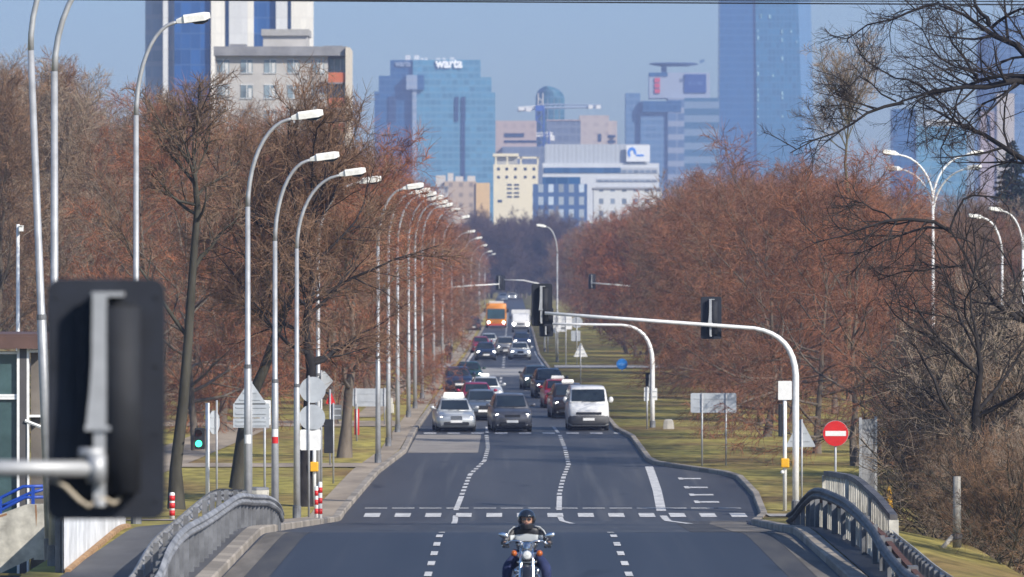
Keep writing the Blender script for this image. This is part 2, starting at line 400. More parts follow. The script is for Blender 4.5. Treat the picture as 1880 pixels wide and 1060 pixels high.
# ------------------------------------------------------------------ bare trees
def nrm(a): return a / np.maximum(np.linalg.norm(a, axis=-1, keepdims=True), 1e-9)
def polyl(rng, P, D, Ln, K, wander, trop):
    pts = [P]; d = D
    for k in range(K):
        d = nrm(d + rng.normal(0, wander, P.shape) + np.array([0, 0, trop])); P = P + d * (Ln / K)[:, None]; pts.append(P)
    return np.stack(pts, 1)
def sprout(rng, pl, rad, m, t0, t1, a0, a1):
    n, K1, _ = pl.shape; K = K1 - 1
    t = t0 + (t1 - t0) * (np.arange(m)[None, :] + rng.random((n, m))) / m
    f = np.clip(t * K, 0, K - 1e-4); i = f.astype(int); u = (f - i)[..., None]
    ar = np.arange(n)[:, None]; A, B = pl[ar, i], pl[ar, i + 1]
    tan = nrm(B - A); P = A + (B - A) * u
    r = rad[ar, i] * (1 - u[..., 0]) + rad[ar, i + 1] * u[..., 0]
    per = rng.normal(size=tan.shape); per = nrm(per - tan * (per * tan).sum(-1, keepdims=True))
    ang = np.radians(a0 + (a1 - a0) * rng.random((n, m)))[..., None]
    D = nrm(tan * np.cos(ang) + per * np.sin(ang))
    return P.reshape(-1, 3), D.reshape(-1, 3), t.reshape(-1), r.reshape(-1), np.repeat(np.arange(n), m)
def skin(pl, rad, m, rng):
    """every polyline becomes an m-sided tapering stem (m = 2: a thin blade)"""
    n, K1, _ = pl.shape
    ax = nrm(pl[:, -1] - pl[:, 0]); ref = rng.normal(size=ax.shape)
    u = nrm(np.cross(ax, ref)); w = np.cross(ax, u)
    if m == 2:
        V = np.stack([pl + u[:, None] * rad[..., None], pl - u[:, None] * rad[..., None]], 2)
        base = (np.arange(n)[:, None] * K1 + np.arange(K1 - 1)[None, :]) * 2
        Fc = np.stack([base, base + 1, base + 3, base + 2], -1).reshape(-1, 4)
    else:
        a = 2 * np.pi * np.arange(m) / m
        dirs = u[:, None, :] * np.cos(a)[None, :, None] + w[:, None, :] * np.sin(a)[None, :, None]
        V = pl[:, :, None, :] + dirs[:, None] * rad[:, :, None, None]
        base = (np.arange(n)[:, None] * K1 + np.arange(K1 - 1)[None, :]) * m
        j = np.arange(m); jn = (j + 1) % m
        Fc = np.stack([base[..., None] + j, base[..., None] + jn, base[..., None] + m + jn, base[..., None] + m + j], -1).reshape(-1, 4)
    return V.reshape(-1, 3), Fc
def np_mesh(name, parts):
    off = 0; VS = []; FS = []
    for V, Fc in parts: VS.append(V); FS.append(Fc + off); off += len(V)
    V = np.concatenate(VS); Fc = np.concatenate(FS)
    me = bpy.data.meshes.new(name); me.vertices.add(len(V)); me.vertices.foreach_set('co', V.astype(np.float32).ravel())
    me.loops.add(Fc.size); me.loops.foreach_set('vertex_index', Fc.astype(np.int32).ravel())
    me.polygons.add(len(Fc)); me.polygons.foreach_set('loop_start', np.arange(0, Fc.size, 4, dtype=np.int32))
    me.update(calc_edges=True); return me

def taper(r0, r1, n, K): return r0[:, None] * (1 - np.linspace(0, 1, K + 1))[None, :] + r1[:, None] * np.linspace(0, 1, K + 1)[None, :] if hasattr(r0, '__len__') else np.tile(np.linspace(r0, r1, K + 1), (n, 1))

def tree_meshes(seed, H=15, clear=2.6, spread=4.6, n=(15, 8, 8, 8), trunk=None, tr=0.2, twig=0.010, up=0.06, low_ang=70, top_ang=28, limbs=None, tl=1.0, droop=0.0, prof=1.0):
    rng = np.random.default_rng(seed)
    if trunk is None:
        K = 7; z = np.linspace(0, H * .82, K + 1); w = np.cumsum(rng.normal(0, .13, (K + 1, 2)), 0); w[0] = 0
        T = np.stack([w[:, 0], w[:, 1], z], 1)[None]
    else:
        T = np.array(trunk, float)[None]; K = T.shape[1] - 1
    rT = tr * (1 - .82 * np.linspace(0, 1, K + 1) ** .9)[None]; rT[0, 0] *= 1.35
    wood = [skin(T, rT, 8, rng)]
    PL = []; RL = []
    if n[0]:
        P, D, t, r, _ = sprout(rng, T, rT, n[0], clear / (H * .82), 1.0, top_ang, low_ang)
        tt = (t - t.min()) / max(1e-6, t.max() - t.min())
        ang = np.radians(low_ang + (top_ang - low_ang) * tt + rng.normal(0, 8, len(tt)))
        az = rng.random(len(tt)) * 6.283 + np.arange(len(tt)) * 2.4
        D = np.stack([np.sin(ang) * np.cos(az), np.sin(ang) * np.sin(az), np.cos(ang)], 1)
        Ln = spread * (0.55 + 0.75 * np.sin(np.pi * (0.18 + 0.62 * tt ** prof))) * (0.8 + .4 * rng.random(len(tt)))
        pl = polyl(rng, P, D, Ln, 6, .13, up); rd = taper(np.maximum(r * .58, .03), np.full(len(r), .012), len(r), 6)
        PL.append(pl); RL.append(rd)
    if limbs is not None:
        for q, r0 in limbs:
            r0 *= .8; q = np.array(q, float); s = np.linspace(0, len(q) - 1, 7); i = np.minimum(s.astype(int), len(q) - 2); u = (s - i)[:, None]
            PL.append((q[i] * (1 - u) + q[i + 1] * u + rng.normal(0, .04, (7, 3)))[None]); RL.append(np.linspace(r0, max(.012, r0 * .22), 7)[None])
    pl = np.concatenate(PL); rd = np.concatenate(RL); wood.append(skin(pl, rd, 6, rng))
    L1 = np.linalg.norm(np.diff(pl, axis=1), axis=2).sum(1)
    P, D, t, r, pa = sprout(rng, pl, rd, n[1], .16, 1.0, 28, 62)
    if limbs is not None:
        kp = rng.random(len(t)) < np.clip(L1[pa] / 3.2, .3, 1); P, D, t, r, pa = P[kp], D[kp], t[kp], r[kp], pa[kp]
    D = nrm(D + np.array([0, 0, .12 - droop * .5])); L2 = L1[pa] * .46 * (1.15 - .6 * t) * (.7 + .6 * rng.random(len(t)))
    p2 = polyl(rng, P, D, L2, 4, .16, up * .6 - droop * .3); r2 = taper(np.maximum(r * .55, .014), np.full(len(r), .007), len(r), 4); wood.append(skin(p2, r2, 4, rng))
    P, D, t, r, pa = sprout(rng, p2, r2, n[2], .12, 1.0, 25, 65)
    L3 = np.clip(L2[pa] * .5 * (1.2 - .6 * t) * (.7 + .6 * rng.random(len(t))), .25, 1.6)
    p3 = polyl(rng, P, D, L3, 3, .18, up * .5 - droop); r3 = taper(np.maximum(r * .6, twig * 1.15), np.full(len(r), twig * .8), len(r), 3)
    tw = [skin(p3, r3, 3, rng)]
    P, D, t, r, pa = sprout(rng, p3, r3, n[3], .1, 1.0, 22, 62)
    L4 = np.clip(L3[pa] * .7 * (.6 + .8 * rng.random(len(t))), .2, .9) * tl
    p4 = polyl(rng, P, D, L4, 2, .13, up * .9 - droop); r4 = taper(np.full(len(r), twig * .8), np.full(len(r), twig * .35), len(r), 2)
    tw.append(skin(p4, r4, 2, rng))
    return np_mesh('trunk', wood), np_mesh('crown', tw)

bark = mat('bark_grey_brown', (0.15, 0.125, 0.10), 0.95, 0, 0.35, 2.5, 0.4, stretch=(1, 1, .25), spec=.1)
bark_g = mat('bark_mossy', (0.13, 0.12, 0.08), 0.95, 0, 0.4, 2.0, 0.4, stretch=(1, 1, .25), spec=.1)
bark_m = mat('bark_dark_mossy', (0.062, 0.058, 0.045), 0.95, 0, 0.4, 2.0, 0.4, stretch=(1, 1, .25), spec=.1)
bark_k = mat('bark_dark', (0.030, 0.027, 0.026), 0.95, 0, 0.35, 2.5, 0.4, spec=.1)
tw_red = mat('rusty_twigs', (0.155, 0.060, 0.036), 0.9, 0, 0.3, 1.0, col2=(0.52, 0.20, 0.095), spec=.1, rnd=.85, rcol=(0.165, 0.10, 0.072), detail=3)
tw_brn = mat('brown_twigs', (0.125, 0.085, 0.058), 0.9, 0, 0.3, 1.1, col2=(0.33, 0.18, 0.10), spec=.1, rnd=.7, rcol=(0.20, 0.155, 0.115), detail=3)
tw_gry = mat('grey_brown_twigs', (0.27, 0.215, 0.165), 0.9, 0, 0.25, 0.4, col2=(0.36, 0.27, 0.19), spec=.1, rnd=.5, rcol=(0.32, 0.27, 0.22), detail=3)
tw_far = mat('far_dark_twigs', (0.10, 0.068, 0.062), 0.9, 0, 0.3, 0.3, spec=.1)
tw_drk = mat('dark_twigs', (0.062, 0.050, 0.043), 0.9, 0, 0.3, 0.8, spec=.1)

PROTO = {}
def proto(kind, k, **kw): PROTO.setdefault(kind, []).append(tree_meshes(1000 + 37 * k + hash_kind(kind), **kw))
def hash_kind(s): return sum(ord(c) * (i + 3) for i, c in enumerate(s)) % 911
for k in range(3): proto('lime', k, H=15.5, clear=1.5, spread=4.7, n=(20, 9, 8, 8), twig=.0115, low_ang=84)
for k in range(2): proto('broad', k, H=13, clear=.9, spread=5.2, n=(21, 9, 8, 8), twig=.0115, low_ang=94, droop=.09)
for k in range(2): proto('tall', k, H=19, clear=4.5, spread=4.3, n=(22, 9, 8, 8), twig=.012, low_ang=55, top_ang=18, up=.12)
for k in range(3): proto('distant', k, H=16, clear=.8, spread=5.0, n=(24, 8, 7, 6), twig=.022, tr=.2)
for k in range(2): proto('poplar', k, H=24, clear=2.5, spread=3.2, n=(34, 7, 6, 5), twig=.025, low_ang=28, top_ang=12, up=.25)
for k in range(3): proto('shrub', k, H=3.2, clear=.15, spread=2.3, n=(20, 6, 6, 5), twig=.006, tr=.05, low_ang=75, top_ang=20, tl=1.1)

_tc = [0]
def tree(kind, X, d, label, twm, barkm=None, k=None, sc=1.0, sz=None, name='bare_tree', cat='tree', group=None, z=None):
    i = _tc[0]; _tc[0] += 1; rr = random.Random(i * 7 + 3)
    tm, cm = PROTO[kind][(i if k is None else k) % len(PROTO[kind])]
    o = thing(name, label, cat, (X, d, (zg(X, d) - .05) if z is None else z), rr.uniform(0, 6.28), group)
    o.scale = (sc, sc, sz or sc)
    for nm, me, m in (('trunk', tm, barkm or bark), ('crown', cm, twm)):
        c = bpy.data.objects.new(nm, me); COL.objects.link(c); c.parent = o
        if not me.materials: me.materials.append(m)
        c.material_slots[0].link = 'OBJECT'; c.material_slots[0].material = m
    return o

def own_tree(label, meshes, loc, twm, barkm, name='bare_tree', cat='tree'):
    o = thing(name, label, cat, loc)
    link('trunk', meshes[0], barkm, o, True); link('crown', meshes[1], twm, o); return o

rt = random.Random(5); HGT = {}
# --- the left side
def pix_trunk(pts, s, base):
    b = W(*pts[0], s); out = []
    for i, (px, py) in enumerate(pts): p = W(px, py, s) - b; out.append((p.x, (rt.random() - .5) * .5 * (i > 0), p.z))
    return b, out
b, T = pix_trunk([(324, 935), (322, 860), (336, 740), (345, 620), (353, 500), (362, 380), (359, 335), (357, 305), (353, 278)], 62, 0)
f0 = np.array(T[4])
own_tree('tall mossy bare tree right of the traffic signal in the foreground', tree_meshes(71, H=11, clear=5.2, spread=1.9, n=(15, 8, 7, 7), trunk=T, tr=.21, twig=.009, up=.1, low_ang=60,
    limbs=[([f0, f0 + [.5, .1, .7], f0 + [1.0, .2, 1.3], f0 + [1.4, .3, 1.8]], .10), ([np.array(T[3]), np.array(T[3]) + [-.9, .3, 1.2], np.array(T[3]) + [-1.5, .6, 2.2], np.array(T[3]) + [-2.1, .6, 3.0]], .08)]), b, tw_brn, bark_m)
b, T = pix_trunk([(438, 900), (446, 800), (460, 735), (484, 680), (505, 620), (524, 570), (545, 520), (562, 470), (572, 425)], 58, 0)
own_tree('leaning bare tree behind the lamp post that carries the triangular sign', tree_meshes(72, H=8.5, clear=3.6, spread=3.2, n=(18, 9, 9, 9), trunk=T, tr=.24, twig=.009, up=.08, low_ang=75), b, tw_brn, bark_m)
b, T = pix_trunk([(558, 935), (560, 850), (566, 760), (572, 680), (560, 600), (575, 520), (560, 440), (566, 360)], 59, 0)
own_tree('dark thick bare trunk behind the two round sign backs', tree_meshes(73, H=10, clear=3.4, spread=3.4, n=(18, 9, 9, 9), trunk=T, tr=.25, twig=.009, up=.05, low_ang=80), b, tw_brn, bark_k)
b, T = pix_trunk([(632, 845), (636, 780), (640, 720), (650, 650), (645, 580), (655, 500), (650, 430)], 48, 0)
own_tree('bare tree with stout trunk beside the left kerb past the round signs', tree_meshes(74, H=9, clear=2.4, spread=3.6, n=(18, 9, 9, 9), trunk=T, tr=.24, twig=.010, up=.05, low_ang=82), b, tw_red, bark)

def skyline(x): return float(np.interp(x, [-100, 120, 240, 330, 390, 470, 540, 600, 640, 700, 760, 830, 900, 1000, 1060, 1130, 1180, 1250, 1350, 1480, 1560, 1620, 1700, 1880],
                                      [35, 50, 75, 95, 135, 185, 200, 215, 245, 285, 345, 395, 450, 430, 410, 375, 345, 305, 280, 292, 310, 330, 345, 330]))
VIEWS = [(1713, 262, 60), (1840, 318, 45), (1878, 312, 45)]       # lamps that stand clear of the crowns
LBL = {'la': 'bare rust-brown tree in the avenue row along the left pavement', 'lb': 'bare brown tree standing in the park behind the left avenue row',
       'lc': 'tall grey-brown bare tree at the back of the park on the left', 'ra': 'bare reddish tree in the avenue row along the right-hand lawn',
       'rb': 'low spreading reddish bare tree deeper in the right-hand lawn', 'rc': 'bare reddish tree in the wood right of the four-armed lamp',
       'fa': 'distant hazy bare tree closing the end of the avenue'}
GRP = {'la': 'left avenue trees', 'lb': 'left park trees', 'lc': 'tall trees at the back of the left park', 'ra': 'right avenue trees', 'rb': 'right lawn trees', 'rc': 'right wood trees', 'fa': 'trees at the end of the avenue'}
def row(key, kinds, x, dx, d0, d1, step, mats, sc=(.9, 1.1), growth=0.0):
    d = d0
    while d < d1:
        X = x + rt.uniform(-dx, dx)
        kd = kinds[rt.randrange(len(kinds))]
        if d > 420 and kd not in ('poplar',): kd = 'distant'
        if key == 'ra' and d > 440: X -= 1.9
        if key == 'la' and d > 450: X += 1.0
        px, sx = 940 + X * FPX / d, FPX / d
        hgt = max(v.co.z for v in PROTO[kd][0][1].vertices) if kd not in HGT else HGT[kd]; HGT[kd] = hgt
        cap = (CZ + (HY - skyline(px) - rt.uniform(-4, 26)) / sx - zg(X, d)) / hgt
        if (key == 'lc' and px > 300) or cap < .3 or any(d < vd and abs(px - vx) < 4.2 * sx + mg - 40 for vx, vd, mg in VIEWS):
            d += step * .8; continue
        tree(kd, X, d, LBL[key], mats[rt.randrange(len(mats))], None, sc=min(cap, rt.uniform(*sc)), group=GRP[key])
        d += (step + growth * (d - d0)) * rt.uniform(.8, 1.2)
row('la', ['lime', 'broad'], -8.6, .5, 262, 1150, 13, [tw_red, tw_red, tw_brn], (.72, 1.02), .03)
row('lb', ['lime', 'lime', 'broad'], -14.5, 2.2, 225, 800, 13, [tw_brn, tw_red, tw_brn], (.85, 1.05), .03)
row('lc', ['tall'], -25, 4.5, 235, 700, 13, [tw_gry, tw_brn, tw_gry], (.8, 1.0), .03)
row('lc', ['tall'], -34, 5.5, 330, 800, 20, [tw_gry], (.95, 1.12), .02)
row('lb', ['broad', 'lime'], -23, 4, 262, 800, 15, [tw_brn, tw_red, tw_gry], (.6, .9), .02)
row('lb', ['broad', 'lime'], -33, 5, 300, 800, 18, [tw_brn, tw_gry], (.6, .9), .02)
row('ra', ['broad', 'lime'], 12.4, .9, 268, 1150, 12, [tw_red, tw_red, tw_brn], (.76, .98), .03)
row('rb', ['broad', 'broad', 'lime'], 17.8, 1.8, 232, 800, 14, [tw_red, tw_red, tw_brn], (.74, .9), .03)
row('rb', ['broad'], 24, 2.5, 262, 800, 17, [tw_red, tw_brn], (.82, .98), .03)
row('rc', ['broad', 'lime'], 33, 4, 300, 800, 17, [tw_red, tw_brn], (.85, 1.05), .03)
row('rc', ['distant'], 45, 5, 420, 800, 24, [tw_brn, tw_gry], (.9, 1.05), .02)
for i in range(58):
    tree('distant', rt.uniform(-22, 30) if i < 26 else rt.uniform(-9, 12), rt.uniform(1190, 1430), LBL['fa'], tw_far, sc=rt.uniform(.85, 1.05), group=GRP['fa'])
for px, ht in ((962, 1.0), (985, .92), (1012, 1.08), (1024, 1.16), (1046, .98), (1075, 1.02)):
    s = 7.4; p = W(px, 560, s)
    tree('poplar', p.x, p.y, 'hazy upright poplar in front of the pale office blocks at the end of the street', tw_gry, sc=.75, sz=ht * .82, group='poplars at the end of the street', name='poplar_tree')

# --- the right foreground tree whose limbs reach into the picture
S = 75.0; base = Vector((13.6, FPX / S, -0.6))
def pl_(pts, s=S, dy=0.0, y1=0.0): return [tuple(W(px, py, s) - base + Vector((0, dy + (y1 - dy) * i / max(1, len(pts) - 1), 0))) for i, (px, py) in enumerate(pts)]
limbs = [(pl_([(1975, 200), (1900, 110), (1850, 75), (1820, 51), (1777, 31), (1734, 4)], dy=0, y1=1.2), .14), (pl_([(1734, 4), (1690, 18), (1650, 28), (1579, 55), (1531, 65)], dy=1.2, y1=2.0), .05),
    (pl_([(1820, 51), (1805, 25), (1790, -10), (1770, -60)], dy=.3, y1=.6), .08), (pl_([(1822, 47), (1850, 27), (1900, 20), (1930, -20)], dy=.3, y1=-1), .06),
    (pl_([(1985, 160), (1900, 150), (1860, 155), (1805, 162), (1770, 165), (1710, 172), (1650, 190)], dy=0, y1=-1.2), .14),
    (pl_([(1650, 190), (1612, 197), (1570, 222), (1545, 240), (1500, 256), (1440, 286)], dy=-1.2, y1=-2), .055),
    (pl_([(1890, 140), (1830, 137), (1790, 148), (1745, 165), (1700, 176), (1680, 200)], dy=0, y1=1), .08), (pl_([(1795, 150), (1770, 115), (1750, 80), (1737, 55), (1725, 20)], dy=-.6, y1=.4), .05),
    (pl_([(1790, 140), (1765, 125), (1735, 120), (1710, 105), (1685, 60), (1680, 30)], dy=-.6, y1=-1.6), .045), (pl_([(1760, 170), (1752, 200), (1740, 235), (1730, 268), (1722, 300)], dy=-.8, y1=-.4), .035),
    (pl_([(1890, 140), (1850, 175), (1812, 190), (1790, 215), (1775, 250)], dy=0, y1=1), .05), (pl_([(1700, 174), (1670, 150), (1640, 140), (1600, 120), (1575, 100)], dy=-1, y1=0), .035),
    (pl_([(1640, 192), (1605, 165), (1575, 150), (1545, 160), (1520, 180)], dy=-1, y1=-2), .03), (pl_([(1580, 215), (1555, 200), (1530, 205), (1510, 225)], dy=-1.5, y1=-1), .022),
    (pl_([(1980, 640), (1900, 598), (1850, 572), (1805, 542), (1775, 485), (1742, 424)], dy=0, y1=-.8), .15), (pl_([(1742, 424), (1700, 410), (1640, 410), (1600, 414), (1560, 430), (1490, 447)], dy=-.8, y1=-1.6), .07),
    (pl_([(1742, 424), (1760, 375), (1788, 356), (1830, 362), (1850, 380)], dy=-.8, y1=0), .05), (pl_([(1730, 420), (1690, 420), (1650, 432), (1610, 452), (1560, 475)], dy=-.8, y1=.2), .045),
    (pl_([(1975, 690), (1900, 645), (1852, 650), (1835, 700), (1810, 692), (1770, 672), (1735, 676)], dy=.5, y1=1.5), .08), (pl_([(1850, 575), (1870, 520), (1850, 470), (1830, 440)], dy=0, y1=1), .05),
    (pl_([(1900, 600), (1870, 620), (1845, 610), (1790, 600), (1720, 575), (1660, 560)], dy=0, y1=1.4), .06), (pl_([(1640, 411), (1600, 385), (1570, 372), (1530, 380)], dy=-1.2, y1=-.4), .03),
    (pl_([(1775, 485), (1720, 492), (1660, 500), (1610, 520)], dy=-.4, y1=.6), .04)]
TR = [(0, 0, 0), (-.1, .1, 2.2), (.1, 0, 4.4), (-.1, .1, 6.5), (0, 0, 8.5), (-.1, -.1, 10.5), (-.3, 0, 12.6), (-.4, .1, 14.8), (-.2, .1, 17)]
tm = tree_meshes(91, H=17, clear=8, spread=4.0, n=(6, 12, 7, 6), trunk=TR, tr=.34, twig=.0058, up=.02, limbs=limbs, tl=.8)
own_tree('large dark bare tree whose gnarled limbs reach in across the right edge', tm, base, tw_drk, bark_k)

# pale slender tree behind it
b, T = pix_trunk([(1556, 640), (1558, 500), (1560, 380), (1552, 300), (1556, 240), (1562, 190)], 46, 0)
own_tree('slender pale-stemmed bare tree rising left of the four-armed lamp', tree_meshes(92, H=9.5, clear=5.2, spread=2.2, n=(14, 7, 7, 6), trunk=[(x, y, z * 1.0) for x, y, z in T], tr=.12, twig=.008, up=.12, low_ang=50), Vector((b.x, b.y, b.z)), tw_gry, bark_g)

# trunks in the right lawn named by what they stand beside
for px, by, s, sc, lb in ((1408, 800, 43, .8, 'reddish bare tree with its trunk behind the wide sign back'), (1500, 835, 47, .74, 'reddish bare tree with its trunk left of the red no-entry disc'),
                          (1570, 850, 50, .72, 'reddish bare tree with its trunk just right of the red no-entry disc')):
    p = W(px, by, s); tree('broad', p.x, p.y, lb, tw_red, bark, sc=sc)

# thicket on the low ground beside the bridge
TH = [(1690, 1080, .8), (1768, 1120, .62), (1800, 1110, 1.1), (1855, 1120, 1.2), (1905, 1110, 1.3), (1700, 985, .85), (1765, 1000, 1.1), (1822, 1000, 1.2), (1880, 1010, 1.3),
      (1705, 905, .85), (1745, 912, 1.15), (1800, 905, 1.3), (1860, 915, 1.4), (1915, 930, 1.5), (1720, 950, .9), (1840, 950, 1.2), (1790, 1150, .6), (1830, 1190, .6), (1870, 1170, .75), (1905, 1200, .7), (1775, 1060, .7), (1850, 1080, .8), (1812, 1060, .6), (1885, 1240, .6), (1850, 1250, .5)]
for i, (px, py, sc) in enumerate(TH):
    s = (py - HY) / 7.5; X = (px - 940) / s; d = FPX / s
    tree('shrub', X, d, 'tangled leafless grey-brown shrub in the thicket beside the bridge railing', [tw_drk, tw_brn, tw_gry][(0, 1, 0, 2, 1)[i % 5]], bark_m, sc=sc, name='bare_shrub', cat='shrub', group='thicket beside the right bridge railing')
for i, (X, d, sc) in enumerate(((8.9, 112, .42), (9.6, 118, .5), (9.3, 125, .45), (10.3, 129, .6), (10.0, 113, .5), (10.8, 119, .6), (9.2, 106, .35), (10.9, 134, .6))):
    tree('shrub', X, d, 'small leafless scrub on the grass bank below the right bridge railing', [tw_brn, tw_gry][i % 2], bark_m, sc=sc, name='bare_shrub', cat='shrub', group='scrub on the bank below the right bridge railing')
b, T = pix_trunk([(1806, 1100), (1803, 1000), (1800, 900), (1790, 800), (1800, 720), (1790, 640)], 84, 0)
own_tree('dark bare sapling growing in the thicket right of the concrete post', tree_meshes(93, H=6, clear=1.2, spread=2.0, n=(13, 6, 6, 5), trunk=T, tr=.2, twig=.007, up=.05, low_ang=70), Vector((b.x, b.y, zg(b.x, b.y) - .1)), tw_drk, bark_k)

# spruces far right
def spruce(X, d, H, label):
    rng = np.random.default_rng(int(d)); o = thing('spruce_tree', label, 'tree', (X, d, zg(X, min(d, 1500)) - .1))
    mb = MB(); mb.tube([(0, 0, 0), (0, 0, H * .5), (0, 0, H)], [.22, .13, .02], 7); mb.build('trunk', bark_k, o)
    n = 520; t = rng.random(n) ** .8; z = 1.0 + (H - 1.2) * t; L = (H * .25) * (1 - t) ** .85 * (.75 + .5 * rng.random(n)) + .25
    az = rng.random(n) * 6.283; D = np.stack([np.cos(az), np.sin(az), np.full(n, -.12)], 1); P = np.stack([0 * z, 0 * z, z], 1)
    pl = polyl(rng, P, nrm(D), L, 4, .08, -.02); rd = np.tile(np.linspace(.03, .012, 5), (n, 1))
    P, D, t2, r, pa = sprout(rng, pl, rd, 16, .15, 1.0, 35, 70); ll = L[pa] * .28 * (1.2 - .7 * t2)
    p4 = polyl(rng, P, D, ll, 2, .15, -.08); r4 = np.tile(np.array([.045, .06, .01]), (len(P), 1))
    link('crown', np_mesh('crown', [skin(pl, rd, 3, rng), skin(p4, r4, 2, rng)]), mat('spruce_needles', (.030, .042, .030), .9, 0, .35, .6, spec=.1), o)
p = W(1858, 560, 22); spruce(p.x, p.y, 18.5, 'dark spruce standing taller at the right edge behind the lamps')
p = W(1668, 560, 17.5); spruce(p.x, p.y, 15.5, 'dark spruce standing behind the four-armed street lamp')
# ------------------------------------------------------------------ street lamps
def lamp_arm(mb_pole, mb_arm, H, reach, rise, r0, r1, tip=None):
    pass
def lamp_head(root, c, ang=0.0, sg=1, L=.74):
    """cobra head starting at c, pointing to +x (sg=1) or -x, tilted up by ang"""
    ca, sa = math.cos(ang), math.sin(ang)
    def pt(x, y, z): return (c[0] + sg * (x * ca - z * sa), c[1] + y, c[2] + x * sa + z * ca)
    mb = MB(); rings = []
    for x, w, z0, z1 in ((-.04, .05, -.03, .06), (.10, .09, -.05, .10), (.14, .135, -.055, .135), (L - .12, .15, -.06, .135), (L, .13, -.02, .11)):
        rings.append([pt(x, y, z) for y, z in ((-w, z0), (w, z0), (w, z1 - .05), (w * .75, z1), (-w * .75, z1), (-w, z1 - .05))])
    mb.loft(rings); h = mb.build('lamp_head', lamp_cream, root)
    m2 = MB(); rings = []
    for x, w, dz in ((L * .42, .06, .01), (L * .5, .11, .05), (L * .75, .115, .075), (L * .94, .06, .02)):
        rings.append([pt(x, y, z) for y, z in ((-w, -.052), (-w * .7, -.055 - dz), (w * .7, -.055 - dz), (w, -.052))])
    m2.loft(rings); b = m2.build('lens', glass_dk, h)
    return h
def make_lamp(label, X, d, H=10.4, reach=1.25, name='street_lamp', rz=0.0, lean=0.0, group=None, z=None, arms=((0, 1),), m=galv):
    o = thing(name, label, 'street lamp', (X, d, zg(X, d) if z is None else z), rz, group); o.rotation_euler = (0, lean, rz)
    zb = H - 2.3
    p = MB(); p.tube([(0, 0, -.2), (0, 0, H * .38), (0, 0, H * .38 + .02), (0, 0, zb)], [.105, .085, .07, .058], 12); p.build('pole', m, o, True)
    j = MB(); j.tube([(0, 0, H * .38 - .05), (0, 0, H * .38 + .05)], .09, 12); j.build('collar', galv_d, o); j = MB(); j.tube([(0, 0, -.05), (0, 0, .35)], .125, 12); j.build('base_sleeve', galv_d, o)
    for az, sg in arms:
        a = MB(); pts = []
        for i in range(11):
            t = i / 10 * math.pi / 2 * .93
            pts.append((sg * reach * (1 - math.cos(t)), 0, zb - .02 + 2.15 * math.sin(t)))
        ang = math.radians(8); e = pts[-1]; pts.append((e[0] + sg * .12, 0, e[2] + .03))
        if az:
            R = Matrix.Rotation(az, 3, 'Z'); pts = [tuple(R @ Vector(q)) for q in pts]
        a.tube(pts, [.056 - .0016 * i for i in range(12)], 10); ar = a.build('arm', m, o, True)
        if az:
            hd = thing_less = None
            h = lamp_head(o, (0, 0, 0), ang, sg); h.location = pts[-1]; h.rotation_euler = (0, 0, az)
        else:
            lamp_head(o, pts[-1], ang, sg)
    return o
LG = 'curved street lamps along the left kerb'
def lamp_px(label, px, s, heady, base=None, group=LG, **kw):
    X = (px - 940) / s; d = FPX / s; z0 = zg(X, d)
    return make_lamp(label, X, d, H=CZ + (HY - heady) / s - z0, group=group, z=z0, **kw)
lamp_px('thick grey lamp post running down behind the big traffic signal to the bottom edge', 100, 105, -110, reach=1.5)
lamp_px('leaning grey lamp post left of the thick one at the top left corner', 94, 101, -140, reach=1.5, lean=math.radians(-2.3))
lamp_px('lamp post with its head in front of the blue and white tower', 250, 80, 28, reach=.95)
lamp_px('lamp post carrying the triangular sign, its head before the flats', 455, 75.6, 206, reach=1.1)
lamp_px('lamp post with white and red stickers standing at the guardrail end', 505, 69.5, 283, reach=.95)
lamp_px('lamp post left of the two round sign backs', 545, 63, 312, reach=1.3)
lamp_px('lamp post rising behind the two round sign backs', 584, 56.6, 327, reach=1.35)
for i, (px, s, hy) in enumerate(((694, 49.4, 339), (713, 45.4, 348), (730, 42, 354), (750, 38, 361), (762, 35.6, 369), (775, 33, 375), (796, 28.8, 383), (812, 25.6, 397), (829, 22.2, 424), (850, 18, 436), (865, 15, 450), (880, 12.2, 461), (890, 10.2, 466))):
    if i == 0: lb = 'lamp post alone between the rusty trees with its foot beside the left kerb path'
    else: lb = 'small curved lamp in the bunch of lamp heads overlapping above the left avenue'
    lamp_px(lb, px, s, hy, reach=.95 if i < 7 else 1.25, group=LG if i == 0 else 'overlapping lamp heads above the left avenue')
def multi_lamp(label, px, s, ytop, arms, group, reach=1.6):
    X = (px - 940) / s; d = FPX / s; z0 = zg(X, d); H = CZ + (HY - ytop) / s - z0
    return make_lamp(label, X, d, H, reach=reach, arms=arms, group=group, z=z0, m=white_metal)
multi_lamp('white lamp mast with four curved arms spread above the right-hand trees', 1713, 40, 278, ((.25, 1), (.2, -1)), None, 1.75)
o4 = [o for o in COL.objects if o.name.startswith('street_lamp') and o.parent is None][-1]
for az, sg in ((-.5, 1), (-.55, -1)):
    a = MB(); H = 12.5; zb = H - 1.9; pts = []
    for i in range(11):
        t = i / 10 * math.pi / 2 * .93; pts.append((sg * 1.85 * (1 - math.cos(t)), 0, zb - 1.0 + 2.15 * math.sin(t)))
    R = Matrix.Rotation(az, 3, 'Z'); pts = [tuple(R @ Vector(q)) for q in pts]
    a.tube(pts, [.052 - .0016 * i for i in range(11)], 10); a.build('arm', white_metal, o4, True)
    h = lamp_head(o4, (0, 0, 0), .1, sg); h.location = pts[-1]; h.rotation_euler = (0, 0, az)
multi_lamp('white lamp with two heads partly behind the limb near the right edge', 1840, 33, 395, ((.15, -1), (-.5, -1)), None, 1.2)
multi_lamp('white lamp cut by the right edge beside the two-headed one', 1878, 33.5, 382, ((.15, -1), (-.4, 1)), None, 1.2)
